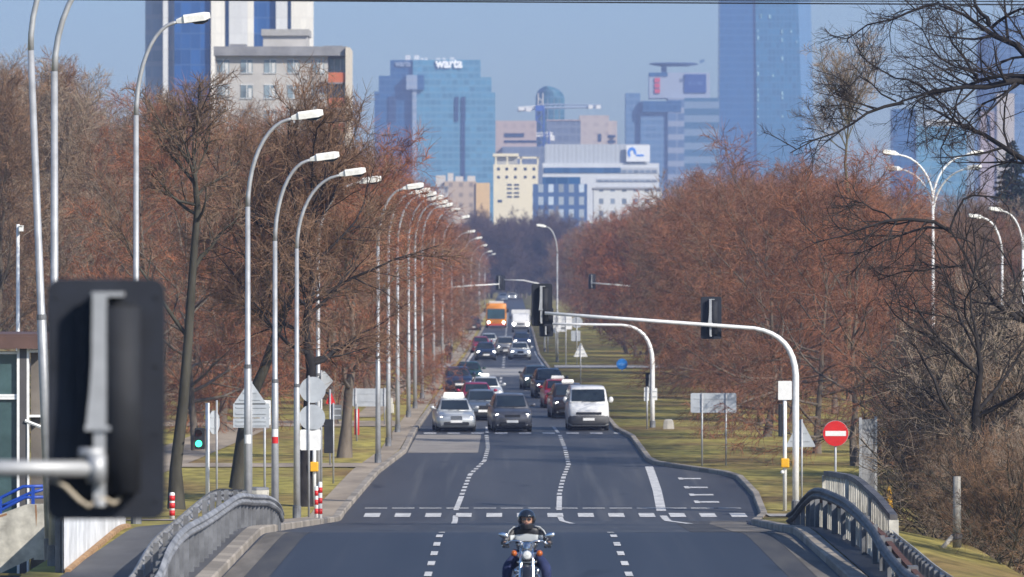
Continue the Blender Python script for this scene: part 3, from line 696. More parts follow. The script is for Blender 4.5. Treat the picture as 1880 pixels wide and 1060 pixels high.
lamp_px('lone lamp on the right kerb with its head turned left over the avenue', 1023, 23, 413, group=None, arms=((0, -1),), reach=.9)
lamp_px('faint far lamp in the haze beyond the right-hand arm signal', 1104, 12, 408, group=None, arms=((0, -1),), reach=1.2)

# slim camera pole far left
p = W(33, 620, 60); o = thing('camera_pole', 'slim white pole with a small camera on top above the glass kiosk', 'camera pole', (p.x, p.y, zg(p.x, p.y)))
hz = CZ + (HY - 412) / 60 - zg(p.x, p.y)
m1 = MB(); m1.tube([(0, 0, 0), (0, 0, hz)], [.075, .05], 10); m1.build('pole', white_metal, o, True)
m1 = MB(); m1.box(.05, .17, -.30, .05, hz - .22, hz - .06); m1.box(.04, .18, -.34, .08, hz - .06, hz - .04); m1.tube([(0, 0, hz - .14), (.1, 0, hz - .14)], .02, 8); m1.build('camera', white_metal, o, bevel=.01)

# ------------------------------------------------------------------ signal masts
def signal_head(root, c, side_arm=True, lit=None, fac=1.0):
    """three-lamp signal seen from behind; c = centre of the backboard; lamps look to +y"""
    x, y, z = c
    bb = MB(); bb.prism([(x + a, z + b) for a, b in rrect(.64, 1.30, .07)], y, y + .018)
    h = bb.build('signal_head', navy_pl, root, bevel=.004)
    hs = MB(); hs.tube([(x + .085, y - .11, z - .5), (x + .085, y - .11, z + .5)], .107, 30)
    ho = hs.build('housing', black_pl, h, True); ho.data.polygons.foreach_set('use_smooth', [len(p.vertices) == 4 for p in ho.data.polygons])
    hb = MB(); hb.box(x - .15, x + .16, y - .10, y - .002, z - .52, z + .52)
    for sx in (-.27, .27):
        for zk in (-.55, -.18, .18, .55): hb.tube([(x + sx, y - .001, z + zk), (x + sx, y - .008, z + zk)], .011, 8)
    hb.build('back_box', black_pl, h)
    br = MB()
    br.loft([[(x - a, y - .155, zz), (x + b, y - .155, zz), (x + b, y - .19, zz), (x - a, y - .19, zz)] for zz, a, b in ((z - .14, .095, .02), (z + .05, .075, .015), (z + .2, .065, .015), (z + .575, .06, .015))])
    br.box(x - .065, x + .10, y - .185, y - .004, z + .555, z + .578)
    br.box(x - .055, x + .01, y - .185, y - .155, z - .55, z - .16); br.box(x - .10, x + .05, y - .205, y - .10, z - .165, z - .14)
    br.tube([(x - .022, y - .19, z - .53), (x - .022, y - .19, z - .57)], .035, 8)
    br.build('bracket', galv, h)
    vs = MB(); ln = MB()
    for k in (-1, 0, 1):
        zz = z + k * .335
        ln.tube([(x, y + .018, zz), (x, y + .05, zz)], .145, 18)
        a = [math.radians(q) for q in range(-10, 191, 20)]
        o_ = [(x + .16 * math.cos(q), zz + .16 * math.sin(q)) for q in a] + [(x + .15 * math.cos(q), zz + .15 * math.sin(q)) for q in reversed(a)]
        vs.prism(o_, y + .018, y + .24)
    ln.build('lens', lens_dk, h); vs.build('visor', black_pl, h)
    return h
# big signal close to the lens; its pole stands outside the picture on the left
s = 340; p = W(195, 733, s)
o = thing('signal_mast', 'large black traffic signal seen from behind on a pipe from the left edge', 'traffic signal', (p.x - 4.2, p.y, -.2))
ax = 4.2; az = CZ + (HY - 858) / s + .2
m1 = MB(); m1.tube([(0, 0, 0), (0, 0, az - 1.0)] + [(1.0 * (1 - math.cos(t)), 0, az - 1.0 + 1.0 * math.sin(t)) for t in np.linspace(.1, 1.57, 9)] + [(ax - .6, -.235, az), (ax - .035, -.235, az)], [.09] * 2 + [.07] * 9 + [.046, .044], 16); m1.build('pole', galv, o, True)
h = signal_head(o, (ax, 0, CZ + (HY - 733) / s + .2))
m1 = MB(); m1.tube([(ax - .27, -.2, az - .06), (ax - .2, -.22, az - .10), (ax - .13, -.22, az - .17), (ax - .08, -.2, az - .205), (ax - .03, -.2, az - .17), (ax + .01, -.2, az - .165), (ax + .05, -.17, az - .19), (ax + .085, -.15, az - .16)], .013, 8); m1.build('cable', mat('tan_cable', (.42, .36, .27), .6), h, True)
m1 = MB(); m1.tube([(ax - .035, -.235, az - .075), (ax - .035, -.235, az + .075)], .052, 14); m1.tube([(ax - .13, -.215, az + .085), (ax + .0, -.215, az + .085)], .028, 10); m1.build('clamp', galv, h, True)

def arm_mast(label, px, base_y, s, path, heads, thick=.1, group=None, extra=None):
    b = W(px, base_y, s); X, d = b.x, b.y; z0 = zg(X, d); o = thing('signal_mast', label, 'traffic signal', (X, d, z0), 0, group)
    L = lambda q: (W(q[0], q[1], s) - Vector((X, d, z0)))
    pts = [L(q) for q in path]; n = len(pts); pts[0].z = -.1
    m1 = MB(); m1.tube(pts, [thick * (1 - .5 * max(0, i - 2) / max(1, n - 3)) for i in range(n)], 12); m1.build('pole', white_metal if thick < .2 else galv, o, True)
    m1 = MB(); m1.tube([(0, 0, -.05), (0, 0, .3)], thick * 1.35, 12); m1.build('collar', galv_d, o)
    for hx, hy in heads:
        q = L((hx, hy)); signal_head(o, (q.x, .24, q.z))
    return o
def curve(*pts, n=6):
    """rounded corner between the 2nd and 3rd of four pixel points"""
    a, b, c, d = [np.array(q, float) for q in pts]; out = [tuple(a), tuple((a + b) / 2), tuple(b)]
    co = np.array(pts[4] if len(pts) > 4 else (b[0], c[1]), float)
    return out
def mastpath(px, yb, yarc, corner, xarm, yarm, tip):
    P = [(px, yb), (px, (yb + yarc) / 2), (px, yarc)]
    for t in np.linspace(.12, 1, 8):
        x = (1 - t) ** 2 * px + 2 * t * (1 - t) * corner[0] + t * t * xarm; y = (1 - t) ** 2 * yarc + 2 * t * (1 - t) * corner[1] + t * t * yarm
        P.append((x, y))
    P.append(((xarm + tip[0]) / 2, (yarm + tip[1]) / 2)); P.append(tip); return P
arm_mast('tall mast with an arm reaching left over the lanes, two signals facing away', 1461, 926, 60, mastpath(1461, 926, 690, (1458, 615), 1385, 603, (1000, 575)), [(995, 560), (1306, 584)], .1)
o = arm_mast('smaller arm mast past the stop line on the right-hand lawn', 1198, 790, 40.6, mastpath(1198, 790, 665, (1196, 600), 1140, 597, (1012, 595)), [(1003, 592)], .1)
q = W(1192, 678, 40.6) - Vector(o.location); signal_head(o, (q.x - .05, .18, q.z)).scale = (.6, 1, .75)
k_ = kids(o)[-1] if False else None
arm_mast('far arm signal reaching in from the left trees, half a kilometre off', 829, 660, 21, [(815, 660), (815, 600), (815, 545), (817, 534), (826, 528), (860, 525), (916, 522)], [(917, 519)], .09)
arm_mast('far arm signal reaching left from the right-hand trees', 1176, 660, 21, [(1190, 660), (1190, 600), (1190, 545), (1187, 533), (1177, 528), (1140, 524), (1088, 520)], [(1087, 517)], .09)
arm_mast('far bent arm hidden behind the hanging signal over the lanes', 1000, 655, 20.3, [(1000, 655), (1000, 600), (1000, 545), (998, 528), (988, 521), (960, 515), (926, 514)], [(921, 520)], .08)

# pedestrian signals on slim poles
def ped(label, px, by, s, topy, boxes, name='signal_post'):
    b = W(px, by, s); z0 = zg(b.x, b.y); o = thing(name, label, 'signal post', (b.x, b.y, z0)); H = CZ + (HY - topy) / s - z0
    m1 = MB(); m1.tube([(0, 0, -.1), (0, 0, H)], .06, 10); m1.build('pole', white_metal, o, True)
    return o, lambda x, y: W(x, y, s) - Vector((b.x, b.y, z0))
o, L = ped('grey post with a small green-lit crossing signal by the park path', 381, 918, 62, 740, None)
q = L(368, 805); m1 = MB(); m1.box(q.x - .16, q.x + .13, -.22, .1, q.z - .31, q.z + .31); h = m1.build('signal_head', black_pl, o, bevel=.02)
m1 = MB(); m1.prism(circle(.10, 14, q.x - .04, q.z - .15), -.235, -.222); m1.build('green_lamp', green_on, h)
m1 = MB(); m1.prism(circle(.10, 14, q.x - .04, q.z + .15), -.235, -.222); m1.build('red_lamp', lens_dk, h)
m1 = MB()
for zz in (.15, -.15):
    a = [math.radians(k) for k in range(0, 181, 20)]
    m1.prism([(q.x - .04 + .125 * math.cos(k), q.z + zz + .125 * math.sin(k)) for k in a] + [(q.x - .04 + .115 * math.cos(k), q.z + zz + .115 * math.sin(k)) for k in reversed(a)], -.36, -.222)
m1.build('visor', black_pl, h)
o, L = ped('white post with yellow push-button box and a white panel on top', 1441, 930, 60, 700, None)
q = L(1441, 717); m1 = MB(); m1.prism(rrect(.42, .58, .03, q.x, q.z), -.09, -.07); m1.build('panel', white_p, o)
q = L(1437, 772); m1 = MB(); m1.box(q.x - .12, q.x - .0, -.02, .32, q.z - .5, q.z + .5); m1.box(q.x - .1, q.x + .02, .2, .55, q.z + .12, q.z + .3); m1.box(q.x - .1, q.x + .02, .2, .55, q.z - .3, q.z - .12); m1.build('signal_head', black_pl, o, bevel=.02)
q = L(1441, 850); m1 = MB(); m1.box(q.x - .13, q.x + .13, -.16, .08, q.z - .14, q.z + .14); m1.build('button_box', yellow_p, o, bevel=.03)
q = L(1436, 867); m1 = MB(); m1.ball((q.x, -.1, q.z), .06, 10, 6); m1.build('button', white_p, o, True)
o, L = ped('slim post with yellow push-button box and black signal beside the round signs', 577, 950, 59, 770, None)
q = L(577, 857); m1 = MB(); m1.box(q.x - .13, q.x + .13, -.16, .08, q.z - .15, q.z + .15); m1.build('button_box', yellow_p, o, bevel=.03)
q = L(603, 800); m1 = MB(); m1.box(q.x - .14, q.x + .14, .06, .36, q.z - .55, q.z + .5); m1.tube([(0, 0, q.z + .3), (q.x, .1, q.z + .3)], .03, 8); m1.build('signal_head', black_pl, o, bevel=.02)

# ------------------------------------------------------------------ signs
def plate(o, kind, x, z, w, h, y=-.07, m=None, brace=True, tilt=0.0, rz=0.0, name='plate', turned=0.0):
    poly = {'round': lambda: circle(w / 2, 32), 'tri': lambda: [(-w / 2 + .02, -h / 2), (w / 2 - .02, -h / 2), (w / 2, -h / 2 + .04), (.03, h / 2), (-.03, h / 2), (-w / 2, -h / 2 + .04)],
            'rect': lambda: rrect(w, h, min(w, h) * .08), 'dia': lambda: [(0, h / 2), (-w / 2, 0), (0, -h / 2), (w / 2, 0)]}[kind]()
    M = Matrix.Translation((x, 0, z)) @ Matrix.Rotation(turned, 4, 'Z')
    mb = MB(); mb.prism(poly, y + .1, y + .118, M); p = mb.build(name, m or sign_back, o)
    if brace:
        b = MB()
        for k in ((-.22, .22) if kind != 'tri' else (-.28, .02)):
            ww = w * (.42 if kind == 'rect' else .36) * (1 if kind != 'tri' else (.9 if k < 0 else .6))
            b.box(-ww, ww, y + .085, y + .0985, k * h - .018, k * h + .018, M)
        b.build('brace', sign_back, p)
    return p
def sign_post(label, px, by, s, topy, plates, r=.032, posts=None, name='traffic_sign', cat='traffic sign', face=None):
    b = W(px, by, s); z0 = zg(b.x, b.y); o = thing(name, label, cat, (b.x, b.y, z0)); T = Vector((b.x, b.y, z0))
    for ppx in (posts or [px]):
        q = W(ppx, topy, s) - T; m1 = MB(); m1.tube([(q.x, 0, -.1), (q.x, 0, q.z)], r, 10); m1.build('post', galv, o, True)
    for kind, cx, cy, w, h, *rest in plates:
        q = W(cx, cy, s) - T; kw = rest[0] if rest else {}
        plate(o, kind, q.x, q.z, w / s, h / s, **kw)
    return o
o = sign_post('post with two round sign backs above a pale square plate beside the left kerb', 567, 965, 63, 690, [('round', 574, 716, 48, 48, {'brace': False}), ('round', 573, 767, 48, 48, {'brace': False}), ('rect', 570, 808, 38, 38, {'brace': False, 'm': white_metal})])
sign_post('diamond sign back peeping out behind the upper round plate', 590, 905, 57, 680, [('dia', 595, 700, 34, 38, {'brace': False})])
o = sign_post('small dark sign back on a slim white post right of the round plates', 612, 890, 54, 740, [('rect', 618, 757, 19, 27, {'m': galv_d})])
sign_post('red and white small plates on a post beyond the round signs', 606, 860, 50, 715, [('tri', 607, 732, 17, 20, {'m': red_p, 'brace': False}), ('rect', 604, 790, 15, 14, {'m': white_p, 'brace': False}), ('rect', 604, 802, 16, 9, {'m': red_p, 'brace': False})])
sign_post('triangular sign back on a grey post at the foot of the tall arm mast', 1472, 928, 59.5, 770, [('tri', 1470, 796, 54, 50)])
sign_post('thin post with an edge-on round sign beside the green crossing signal', 398, 915, 60, 735, [('round', 395, 776, 44, 44, {'turned': 1.15})])
sign_post('wide blank sign back on two posts standing in the right-hand lawn', 1311, 855, 50, 722, [('rect', 1310, 740, 84, 36)], posts=[1289, 1333], name='road_sign', cat='road sign')
sign_post('wide zinc sign back between the lamp posts among the left trees', 680, 800, 40, 712, [('rect', 680, 730, 66, 33)], posts=[653, 706], name='road_sign', cat='road sign')
sign_post('triangular sign back on a post in the lawn at the side street', 1066, 712, 29.5, 630, [('tri', 1066, 643, 25, 25, {'m': white_metal})])
o = sign_post('red round no-entry sign with a white bar above the right balustrade', 1534, 880, 61, 776, [], name='no_entry_sign')
q = W(1534, 796, 61) - Vector(o.location)
m1 = MB(); m1.prism(circle(.38, 40, q.x, q.z), -.075, -.055); pl = m1.build('plate', red_p, o)
m1 = MB(); m1.box(q.x - .31, q.x + .31, -.081, -.0765, q.z - .075, q.z + .075); m1.build('white_bar', white_p, pl)
m1 = MB(); m1.prism(circle(.39, 40, q.x, q.z), -.053, -.045); m1.build('plate_back', sign_back, pl)
# signs fixed to the lamp post at x 455 stand on their own slim post just behind it
o = sign_post('triangular sign back over a slatted two-row plate behind the lamp post', 461, 900, 72, 700, [('tri', 459, 722, 58, 42), ('rect', 461, 754, 66, 26), ('rect', 461, 777, 66, 17)])
sign_post('blank white panel on a post partly behind the slatted plate', 486, 860, 66, 738, [('rect', 487, 758, 20, 46, {'m': white_metal})])
# far signs at the side street
for lb, px, by, s, ty, pls in (('white square sign back on a far post left of the round one', 1020, 650, 21, 580, [('rect', 1022, 590, 16, 24, {'m': white_metal})]),
    ('white double sign back on a tall far post beside the round one', 1039, 682, 24, 578, [('rect', 1040, 592, 20, 26, {'m': white_metal}), ('rect', 1030, 605, 16, 8, {'m': white_metal})]),
    ('round pale sign back over a square plate at the far side street', 1059, 676, 23.5, 582, [('round', 1059, 592, 21, 21), ('rect', 1057, 617, 17, 19)]),
    ('low white plate on a far post at the edge of the side street', 1006, 650, 20.5, 608, [('rect', 1014, 606, 26, 10, {'m': white_metal})]),
    ('pale panel pair on a slim post beside the smaller arm mast', 1188, 785, 41, 710, [('rect', 1187, 724, 9, 25, {'m': white_metal}), ('rect', 1202, 724, 9, 22, {'m': white_metal})]),
    ('slim red information board standing among the trees beyond the round signs', 655, 800, 44, 742, [('rect', 655, 775, 9, 48, {'m': red_p, 'brace': False})])):
    sign_post(lb, px, by, s, ty, pls, r=.04)
p = W(1142, 685, 25.5); o = thing('blue_sign', 'round blue sign low on the lawn at the side street', 'traffic sign', (p.x, p.y, zg(p.x, p.y)))
m1 = MB(); m1.tube([(0, .05, 0), (0, .05, .9)], .035, 8); m1.build('post', galv, o)
m1 = MB(); m1.prism(circle(.40, 24, 0, .52), -.01, .012); m1.build('plate', mat('blue_sign_face', (.02, .20, .62), .45), o)
m1 = MB(); m1.prism([(-.25, .58), (-.05, .58), (-.05, .68), (.2, .52), (-.05, .36), (-.05, .46), (-.25, .46)], -.016, -.0115); m1.build('arrow', mat('sign_pale_blue', (.10, .30, .7), .5), o)
# stickers on lamp posts
for px, y, w, h, s, m, lb in ((455, 804, 10, 16, 75.0, white_p, 'white sticker on the lamp post with the triangular sign'), (505, 793, 9, 14, 69, white_p, 'white sticker on the lamp post at the guardrail end'),
                              (505, 806, 11, 12, 69, red_p, 'red sticker just under the white one at the guardrail end')):
    L0 = [o for o in COL.objects if o.get('label', '').startswith('lamp post carrying' if px == 455 else 'lamp post with white and red')][0]
    q = W(px, y, s) - Vector(L0.location); m1 = MB(); r = .098
    a = np.linspace(-2.5, -.6, 8); rings = [[(r * math.cos(t), r * math.sin(t), q.z + k * h / s / 2) for k in (-1, 1)] for t in a]
    m1.add([v for rg in rings for v in rg], [(2 * i, 2 * i + 2, 2 * i + 3, 2 * i + 1) for i in range(7)]); m1.build('sticker', m, L0)

# ------------------------------------------------------------------ bollards
def bollard(label, px, by, s, h, r=.055, group=None):
    b = W(px, by, s); z0 = zg(b.x, b.y); o = thing('bollard', label, 'bollard', (b.x, b.y, z0), 0, group)
    m1 = MB(); m1.tube([(0, 0, -.1), (0, 0, h - r * .5), (0, 0, h - r * .12), (0, 0, h)], [r, r, r * .8, r * .3], 14); m1.build('post', white_p, o, True)
    m1 = MB()
    for k in (.22, .5, .78): m1.tube([(0, 0, h * k - .075), (0, 0, h * k + .075)], r + .003, 14)
    m1.build('red_band', red_p, o, True)
bollard('red and white bollard nearest the kerb at the end of the left guardrail', 588, 964, 68, 1.02)
bollard('red and white bollard standing close behind another by the left kerb', 581, 950, 64.5, .92)
bollard('lone red and white bollard by the thin tree right of the big signal', 316, 950, 66, .74, .075)

# ------------------------------------------------------------------ guardrails, balustrade, railings
def w_rail(name, label, pts, side, h=.72, group=None, post_step=2, cat='guardrail', m=galv, hl=None):
    """pts: ground points in order away from the viewer; the W beam faces side (+1 = +x)"""
    o = thing(name, label, cat, pts[0], 0, group); P = [Vector(p) - Vector(pts[0]) for p in pts]
    prof = [(0, .31), (.03, .295), (.06, .255), (.06, .235), (.012, .20), (.012, .185), (.06, .15), (.06, .13), (.03, .09), (0, .075)]
    prof = prof + [(a - .006, b) for a, b in reversed(prof)]
    hh = hl or [h] * len(P); rings = []
    for i, p in enumerate(P): rings.append([p + Vector((side * a, 0, hh[i] - .31 + b)) for a, b in prof])
    mb = MB(); mb.loft(rings); mb.build('beam', m, o)
    for i in range(0, len(P), post_step):
        q = P[i]; mb = MB(); x = q.x - side * .06
        mb.box(x - .045, x + .045, q.y - .06, q.y + .06, q.z - .1, q.z + hh[i] - .03); mb.build('post', galv_d, o)
    return o
def smooth_path(ctrl, n):
    c = np.array(ctrl, float); t = np.linspace(0, len(c) - 1, n); i = np.clip(t.astype(int), 0, len(c) - 2); u = (t - i)[:, None]
    p0 = c[np.clip(i - 1, 0, None)]; p1 = c[i]; p2 = c[i + 1]; p3 = c[np.clip(i + 2, None, len(c) - 1)]
    return .5 * ((2 * p1) + (-p0 + p2) * u + (2 * p0 - 5 * p1 + 4 * p2 - p3) * u ** 2 + (-p0 + 3 * p1 - 3 * p2 + p3) * u ** 3)
def gp(X, d): return (X, d, zg(X, d))
# left rail facing the road: control = (X, d, height of its top edge)
ctl = [(-5.42, 84, .48), (-5.42, 87, .54), (-5.42, 89.8, .82), (-5.42, 94.2, .93), (-5.42, 100.4, .85), (-5.42, 106.2, .80), (-5.42, 112.5, .75), (-5.32, 116.6, .68), (-5.15, 120, .66), (-5.0, 121.5, .52), (-4.95, 122.3, .30)]
sp = smooth_path(ctl, 41)
w_rail('guardrail', 'grey guardrail on the left edge of the bridge curving down at its end', [gp(a, b) for a, b, c in sp], 1, hl=list(sp[:, 2]), m=galv_m, post_step=1)
mbx = MB()
ctl2 = [(-5.95, 86, .40), (-5.95, 89.5, .42), (-5.95, 94.5, .70), (-5.95, 102, .76), (-5.95, 110, .80), (-5.9, 116, .80), (-5.7, 121, .78)]
sp2 = smooth_path(ctl2, 32)
o = w_rail('guardrail', 'galvanised guardrail facing the left footway, back to back with another', [gp(a, b) for a, b, c in sp2], -1, hl=list(sp2[:, 2]), m=galv_m)
o = thing('bridge_railing', 'low grey picket railing under the left guardrail of the bridge', 'railing', gp(-5.68, 88))
mp_ = MB(); mt = MB()
for d in np.arange(88.4, 120.5, .55):
    z = zg(-5.68, d) - zg(-5.68, 88); mp_.box(-.05, .05, d - 88 - .035, d - 88 + .035, z - .05, z + .36)
mp_.build('pickets', galv, o)
mt.loft([[(-.03, d - 88, zg(-5.68, d) - zg(-5.68, 88) + .40), (.03, d - 88, zg(-5.68, d) - zg(-5.68, 88) + .40), (.03, d - 88, zg(-5.68, d) - zg(-5.68, 88) + .361), (-.03, d - 88, zg(-5.68, d) - zg(-5.68, 88) + .361)] for d in np.arange(88, 121, 1.0)])
mt.build('rail', rust, o)
# right guardrail
ctl = [(6.22, 82, .50), (6.2, 86.3, .49), (6.2, 90, .47), (6.25, 95.3, .57), (6.3, 99.7, .74), (6.3, 106.1, .86), (6.22, 111, .86), (6.1, 114.8, .82), (6.0, 116.5, .66), (5.85, 117.6, .40), (5.75, 118.2, .30)]
sp = smooth_path(ctl, 41)
w_rail('guardrail', 'dark guardrail on the right edge of the bridge dipping to the kerb end', [gp(a, b) for a, b, c in sp], -1, hl=list(sp[:, 2]), m=rail_dk)
sp = smooth_path([(6.95, 84, .36), (6.9, 92, .36), (6.88, 97, .42), (6.85, 103, .48)], 20)
w_rail('guardrail', 'short pale guardrail outside the balustrade near the lower right corner', [gp(a, b) for a, b, c in sp], 1, hl=list(sp[:, 2]), post_step=1)
# right footway parapet (pickets under the rail) and the balustrade
o = thing('bridge_railing', 'pale concrete picket railing under the right guardrail of the bridge', 'railing', gp(6.6, 84)); b0 = Vector(o.location)
mb = MB()
def xr(d): return float(np.interp(d, [84, 90, 95, 100, 106, 111, 114.8, 118], [6.42, 6.42, 6.46, 6.5, 6.5, 6.42, 6.3, 6.15]))
def hr(d): return float(np.interp(d, [84, 90, 95, 100, 106, 118], [.30, .30, .38, .50, .55, .50]))
for i, d in enumerate(np.arange(84.4, 117.4, .42)):
    q = Vector(gp(xr(d), d)) - b0; mb.box(q.x - .04, q.x + .04, q.y - .14, q.y + .14, q.z - .05, q.z + hr(d))
mb.build('pickets', concrete_l, o)
for i, d in enumerate(np.arange(84.61, 117.4, .42)):
    if i % 16 == 0:
        q = Vector(gp(xr(d), d)) - b0; mb = MB(); mb.box(q.x - .08, q.x + .08, q.y - .2, q.y + .2, q.z - .05, q.z + hr(d) + .1); mb.build('post', galv_d, o)
mb = MB(); mb.loft([[Vector(gp(xr(d), d)) - b0 + Vector(v) for v in ((-.05, 0, hr(d)), (.05, 0, hr(d)), (.05, 0, hr(d) + .06), (-.05, 0, hr(d) + .06))] for d in np.arange(84, 118, 1.0)]); mb.build('rail', rust, o)
o = thing('balustrade', 'pale balustrade with a dark handrail stepping down behind the right guardrail', 'balustrade', gp(7.3, 104)); b0 = Vector(o.location)
def bx(d): return float(np.interp(d, [104, 108, 112, 118, 121], [6.98, 6.98, 6.92, 6.78, 6.68]))
def bh(d): return float(np.interp(d, [104, 108, 114, 121], [.64, .80, 1.0, 1.12]))
mb = MB()
for d in np.arange(104.5, 120.7, .42):
    q = Vector(gp(bx(d), d)); z0 = zr(d) + .12; mb.box(q.x - b0.x - .045, q.x - b0.x + .045, d - 104 - .11, d - 104 + .11, z0 - b0.z - .1, z0 - b0.z + bh(d) - .05)
mb.build('balusters', concrete_l, o)
mb = MB(); mb.loft([[Vector((bx(d) - b0.x + v[0], d - 104, zr(d) + .12 - b0.z + bh(d) + v[1])) for v in ((-.07, -.05), (.07, -.05), (.07, .05), (-.07, .05))] for d in np.arange(104, 121.2, .7)]); mb.build('handrail', rail_dk, o)
for d in (104.1, 109.6, 115.2, 120.9):
    mb = MB(); z0 = zr(d) + .12 - b0.z; mb.box(bx(d) - b0.x - .09, bx(d) - b0.x + .09, d - 104 - .1, d - 104 + .1, z0 - .1, z0 + bh(d) - .051); mb.build('post', concrete_l, o)
mb = MB(); mb.loft([[Vector((xx, d, zr(d) + zz)) for xx, zz in ((7.05, -.1), (7.62, -.1), (7.62, .1), (7.05, .1))] for d in np.arange(60, 119, 3.0)])
tag(mb.build('bridge_edge', concrete), kind='structure')

# ribbed slat screen behind the bridge on the right, post with strut, yellow marker covers, block, bins
s = 74; b = W(1594, 930, s); o = thing('slat_screen', 'tall grey ribbed screen standing behind the right balustrade', 'screen', (b.x, b.y, zg(b.x, b.y)))
T = Vector(o.location); q0 = W(1580, 770, s) - T; q1 = W(1608, 905, s) - T
mb = MB(); n = 13
for i in range(n):
    x = q0.x + (q1.x - q0.x) * i / n; mb.box(x, x + .012, -.4 + .9 * i / n, -.3 + .9 * i / n, q1.z, q0.z); mb.box(x, x + (q1.x - q0.x) / n, -.33 + .9 * i / n, -.31 + .9 * i / n, q1.z, q0.z - .004)
mb.build('slat_panel', galv_m, o)
for x, y in ((q0.x - .03, -.42), (q1.x + .03, .5)):
    mb = MB(); mb.box(x - .035, x + .035, y - .05, y + .05, -.1, q0.z + .05); mb.build('post', galv, o)
s = 96; b = W(1757, 1080, s); o = thing('concrete_post', 'weathered round concrete post with a slanting strut in the thicket', 'post', (b.x, b.y, zg(b.x, b.y) - .1)); T = Vector(o.location)
q = W(1757, 875, s) - T; mb = MB(); mb.tube([(0, 0, 0), (0, 0, q.z)], [.085, .07], 12); mb.build('post', concrete, o, True)
a = W(1749, 985, s) - T; c = W(1728, 1090, s) - T; mb = MB(); mb.tube([a, (c.x, -.25, max(.0, c.z))], .045, 10); mb.build('strut', concrete, o, True)
mb = MB(); mb.tube([(0, 0, a.z - .05), (0, 0, a.z + .05)], .10, 12); mb.build('clamp', galv_d, o)
for px, by, s, h, lb in ((1632, 940, 76, .62, 'small yellow pointed cover by the foot of the ribbed screen'), (1720, 940, 78, .85, 'slim yellow pointed cover among the shrubs left of the concrete post')):
    b = W(px, by, s); o = thing('yellow_cover', lb, 'cover', (b.x, b.y, b.z)); r = .11
    mb = MB(); mb.tube([(0, 0, 0), (0, 0, h * .25), (0, 0, h * .6), (0, 0, h * .9), (0, 0, h)], [r, r * .95, r * .7, r * .42, r * .2], 12); mb.build('cone', yellow_p, o, True)
    mb = MB(); mb.tube([(0, 0, -1.6), (0, 0, 0)], .05, 10); mb.build('stake', galv_d, o)
b = W(1227, 795, 41); o = MB(); o.loft([[(a * k, c * k * .8, z) for a, c in ((-.24, -.2), (-.05, -.26), (.2, -.2), (.26, .05), (.15, .25), (-.2, .22))] for z, k in ((-.1, 1.05), (.15, 1.02), (.36, .85), (.43, .55))])
o = o.build('stone_block', concrete, bevel=.02); o.location = (b.x, b.y, zg(b.x, b.y)); tag(o, 'rough grey stone block lying on the lawn right of the smaller arm mast', 'stone')
b = W(716, 826, 44); o = thing('ticket_post', 'short white-topped brown meter post on the left pavement', 'meter', gp(b.x, b.y))
mb = MB(); mb.tube([(0, 0, 0), (0, 0, 1.15)], .09, 10); mb.build('post', bark, o, True)
mb = MB(); mb.box(-.16, .16, -.1, .1, 1.15, 1.55); mb.box(-.12, .12, -.09, .09, 1.55, 1.8); mb.build('head', concrete_l, o, bevel=.03)
b = W(735, 905, 50); o = thing('concrete_bin', 'pale concrete litter bin behind the left guardrail', 'bin', gp((743 - 940) / 76, FPX / 76)); o.location = gp(-2.65 * 1.0 - 0, 0) if False else (W(742, 0, 76).x, 0, 0)
o.location = gp((472 - 940) / 73, FPX / 73)
mb = MB(); mb.tube([(0, 0, 0), (0, 0, .75), (0, 0, .8)], [.26, .3, .3], 12); mb.build('body', concrete_l, o)
mb = MB(); mb.tube([(0, 0, .8), (0, 0, .86)], [.31, .28], 12); mb.build('rim', galv_d, o)

# ------------------------------------------------------------------ overhead wires
for z, lb, y0, y1, r in ((0, 'upper dark overhead wire along the top edge', 0, 3, .012), (0, 'lower dark overhead wire along the top edge', 2, 9, .016)):
    s = 92; mb = MB(); pts = []
    for i in range(41):
        px = -300 + 2500 * i / 40; t = (px - 600) / 1280; y = y0 + (y1 - y0) * t - 3.0 * math.sin(max(0, min(1, t)) * math.pi) * 0
        pts.append(W(px, y, s))
    mb.tube(pts, r, 6); tag(mb.build('overhead_wire', black_pl), lb, 'wire')

# ------------------------------------------------------------------ glass kiosk, ramp wall and ribbed parapet on the left
s = 92; Y = FPX / s; zdeck = zr(112)
o = thing('kiosk', 'glazed kiosk with grey pillars and a brown flat roof at the left edge', 'kiosk', (-9.6, Y, zdeck - 1.6)); T = Vector(o.location)
def K(px, py): return W(px, py, s) - T
kg = mat('kiosk_glass', (.055, .10, .105), .1, 0, .35, .8, spec=.6); kgrey = mat('kiosk_grey_panel', (.085, .08, .08), .6, 0, .15, 1); kbeige = mat('kiosk_inner_panel', (.16, .14, .12), .7, 0, .25, .8)
a, c = K(-120, 640), K(84, 618)
mb = MB(); mb.box(a.x - 1, c.x, -.45, 5, a.z, c.z); mb.box(a.x - 1, c.x - .12, -.30, 4.9, c.z, c.z + .05); mb.build('roof', mat('brown_fascia', (.11, .062, .05), .7, 0, .2, 2), o)
zb = K(0, 960).z
for x0, x1, m in ((33, 38, white_p), (38, 51, kgrey), (51, 55, white_p)):
    mb = MB(); mb.box(K(x0, 0).x, K(x1, 0).x - .002, -.25, -.1, zb - 1, K(0, 640).z - .002); mb.build('pillar', m, o)
mb = MB(); mb.box(K(-120, 0).x, K(33, 0).x - .002, -.14, -.11, zb - 1, K(0, 645).z); gl = mb.build('glazing', kg, o)
mb = MB()
for y in (648, 726, 731): mb.box(K(-120, 0).x, K(33, 0).x - .004, -.2, -.142, K(0, y).z - .025, K(0, y).z + .025)
mb.box(K(-40, 0).x, K(-36, 0).x, -.19, -.142, zb - 1, K(0, 650).z - .03); mb.build('window_frame', white_p, o)
